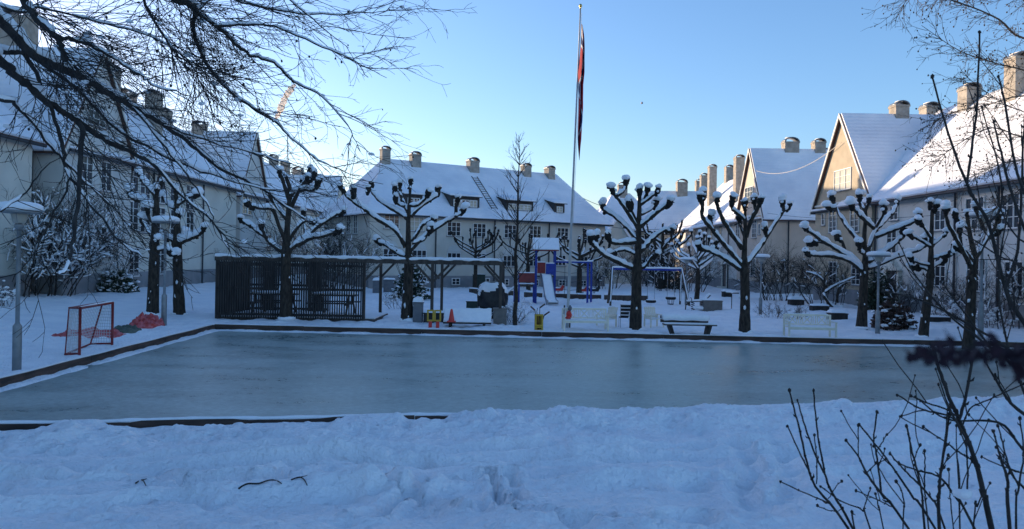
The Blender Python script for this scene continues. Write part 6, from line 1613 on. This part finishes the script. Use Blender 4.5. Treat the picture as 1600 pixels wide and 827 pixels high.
# ------------------------------------------------------------------ flagpole and pennant
def flag():
    p = ground(886, 513); D = p.y + .35; top = P(907, 14, D); base = Vector((P(886, 500, D).x, D, p.z - .2)); t = thing('flagpole', 'tall white flagpole behind the bench, gold ball on top', 'flagpole', base)
    b = MB(); b.tube([base.lerp(top, f)[:] for f in np.linspace(0, 1, 9)], np.linspace(.052, .024, 9), 12); b.build('pole', 'pole_white', t, True)
    b = MB(); b.lathe([(.028, 0), (.035, .02), (.02, .04), (.05, .07), (.06, .11), (.045, .16), (.0, .185)], top, 14); b.build('finial', 'gold', t, True)
    b = MB()
    for sx in (-1, 1): b.box((base.x + sx * .10, base.y, base.z + .5), (.05, .14, 1.0))
    b.build('socket', 'wood_brown', t)
    b = MB(); off = Vector((.05, -.06, 0)); b.tube([(base.lerp(top, .1) + off)[:], (base.lerp(top, .55) + off * 1.3)[:], (base.lerp(top, .985) + off)[:]], .006, 4); b.build('halyard', 'wire_light', t)
    # limp pennant: width bunched into folds, stripes run along its length
    n, m = 90, 25; V = np.zeros((n, m, 3)); UV = np.zeros((n, m, 2)); a0 = np.array(P(909, 38, D - .07)); a1 = np.array(P(906, 250, D - .07))
    for i in range(n):
        f = i / (n - 1); c = a0 + (a1 - a0) * f
        w = np.interp(f, [0, .08, .2, .36, .45, .55, .7, .85, 1], [.05, .16, .26, .34, .22, .17, .20, .21, .02])
        sh = np.interp(f, [0, .1, .3, .45, .6, .8, 1], [0, .02, .04, .0, -.01, -.02, -.03])
        for j in range(m):
            s_ = j / (m - 1); fold = math.sin(s_ * math.pi * 3 + f * 4.0)
            x = (s_ - .5) * w * .72 + .09 * w * math.sin(s_ * 15 + f * 9)
            V[i, j] = c + np.array((sh + x + .015 * math.sin(f * 13), .11 * fold * (.4 + w * 2) - .02, -.02 * s_)); UV[i, j] = (s_ + .30 * math.sin(f * 15 + .5), f)
    i = np.arange(n - 1)[:, None] * m + np.arange(m - 1)[None]; fc = np.stack([i, i + 1, i + m + 1, i + m], -1).reshape(-1, 4)
    b = MB(); b.add(V.reshape(-1, 3), fc); b.uv = UV.reshape(-1, 2); tag(b.build('pennant', 'pennant', None, True, a0), 'limp red, white and blue pennant hanging down the flagpole', 'pennant')
flag()

# ------------------------------------------------------------------ wires
def wire(label, a, b_, sag, r, m):
    pts = [a.lerp(b_, f) - Vector((0, 0, sag * 4 * f * (1 - f))) for f in np.linspace(0, 1, 24)]; b = MB(); b.tube([p[:] for p in pts], r, 5)
    tag(b.build('wire', m, None, True, a), label, 'wire', 'overhead wires strung across the court')
wire('pale cable sagging between the two right-hand gables', Vector((19.95, 62.5, 10.6)), Vector((20.7, 46.8, 10.3)), 1.1, .022, 'wire_light')
wire('thin dark wire from the back house to the swing trees', P(945, 353, 68), P(1180, 322, 62), 1.0, .018, 'wire_dark')
wire('thin dark wire low across the right house front', P(1198, 333, 58.9), P(1600, 322, 30), .5, .012, 'wire_dark')
wire('thin wire in the sky gap left of the tallest pollard', P(870, 285, 75), P(990, 330, 95), .8, .03, 'wire_dark')

# ------------------------------------------------------------------ contrail cloud and moon
def contrail():
    D = 6000; g = np.random.default_rng(121); b = MB()
    pts = [(430, 188), (436, 176), (440, 166), (444, 156), (450, 146), (455, 138), (461, 132)]
    p = smooth_path([np.array(P(*q, D)) for q in pts], 6); n = len(p); R_ = []
    for i, c in enumerate(p):
        r = np.interp(i / n, [0, .2, .5, .8, 1], [9, 22, 26, 20, 8]); R_.append(r * g.uniform(.75, 1.3)); c += g.normal(0, 3, 3)
    b.tube(p, R_, 14)
    tag(b.build('contrail', 'cloud_white', None, True, p[0]), 'short puffy pinkish white contrail in the sky behind the beech twigs', 'contrail')
    b = MB(); c = P(1003, 161, 8000); b.blob(c, 13, 0, 3); tag(b.build('moon', 'moon_rock', None, True, c), 'tiny pale moon high in the clear sky right of the flagpole', 'moon')
contrail()

# ------------------------------------------------------------------ light
SUN_EL, SUN_AZ = 6.0, 34.0         # azimuth: degrees of the sun ahead of straight left (-X towards +Y)
sd_ = Vector((-math.cos(R(SUN_EL)) * math.cos(R(SUN_AZ)), math.cos(R(SUN_EL)) * math.sin(R(SUN_AZ)), math.sin(R(SUN_EL))))
sl_ = bpy.data.lights.new('sun', 'SUN'); sl_.energy = 2.1; sl_.angle = R(0.5); sl_.color = (1.0, 0.78, 0.53)
so = bpy.data.objects.new('sun', sl_); COL.objects.link(so); so.rotation_euler = sd_.to_track_quat('Z', 'Y').to_euler(); so.location = (0, 0, 60)
w = bpy.data.worlds.new('World'); scene.world = w; w.use_nodes = True
nt = w.node_tree; bg = nt.nodes['Background']
sky = nt.nodes.new('ShaderNodeTexSky'); sky.sky_type = 'NISHITA'; sky.sun_disc = False
sky.sun_elevation = R(SUN_EL)
az = math.atan2(sd_.x, sd_.y)                   # from +Y clockwise towards +X
sky.sun_rotation = az
sky.air_density = 1.0; sky.dust_density = 0.9; sky.ozone_density = 4.2; sky.altitude = 100
tint = nt.nodes.new('ShaderNodeMix'); tint.data_type = 'RGBA'; tint.blend_type = 'MULTIPLY'; tint.inputs[0].default_value = 1.0
tint.inputs[7].default_value = (1.24, 0.93, 0.85, 1)
nt.links.new(sky.outputs['Color'], tint.inputs[6]); nt.links.new(tint.outputs[2], bg.inputs['Color']); bg.inputs['Strength'].default_value = 0.15
vs = scene.view_settings; vs.view_transform = 'Standard'; vs.look = 'None'; vs.gamma = 1; vs.use_curve_mapping = False
vs.exposure = 1.82
scene.cycles.max_bounces = 6; scene.cycles.use_denoising = True
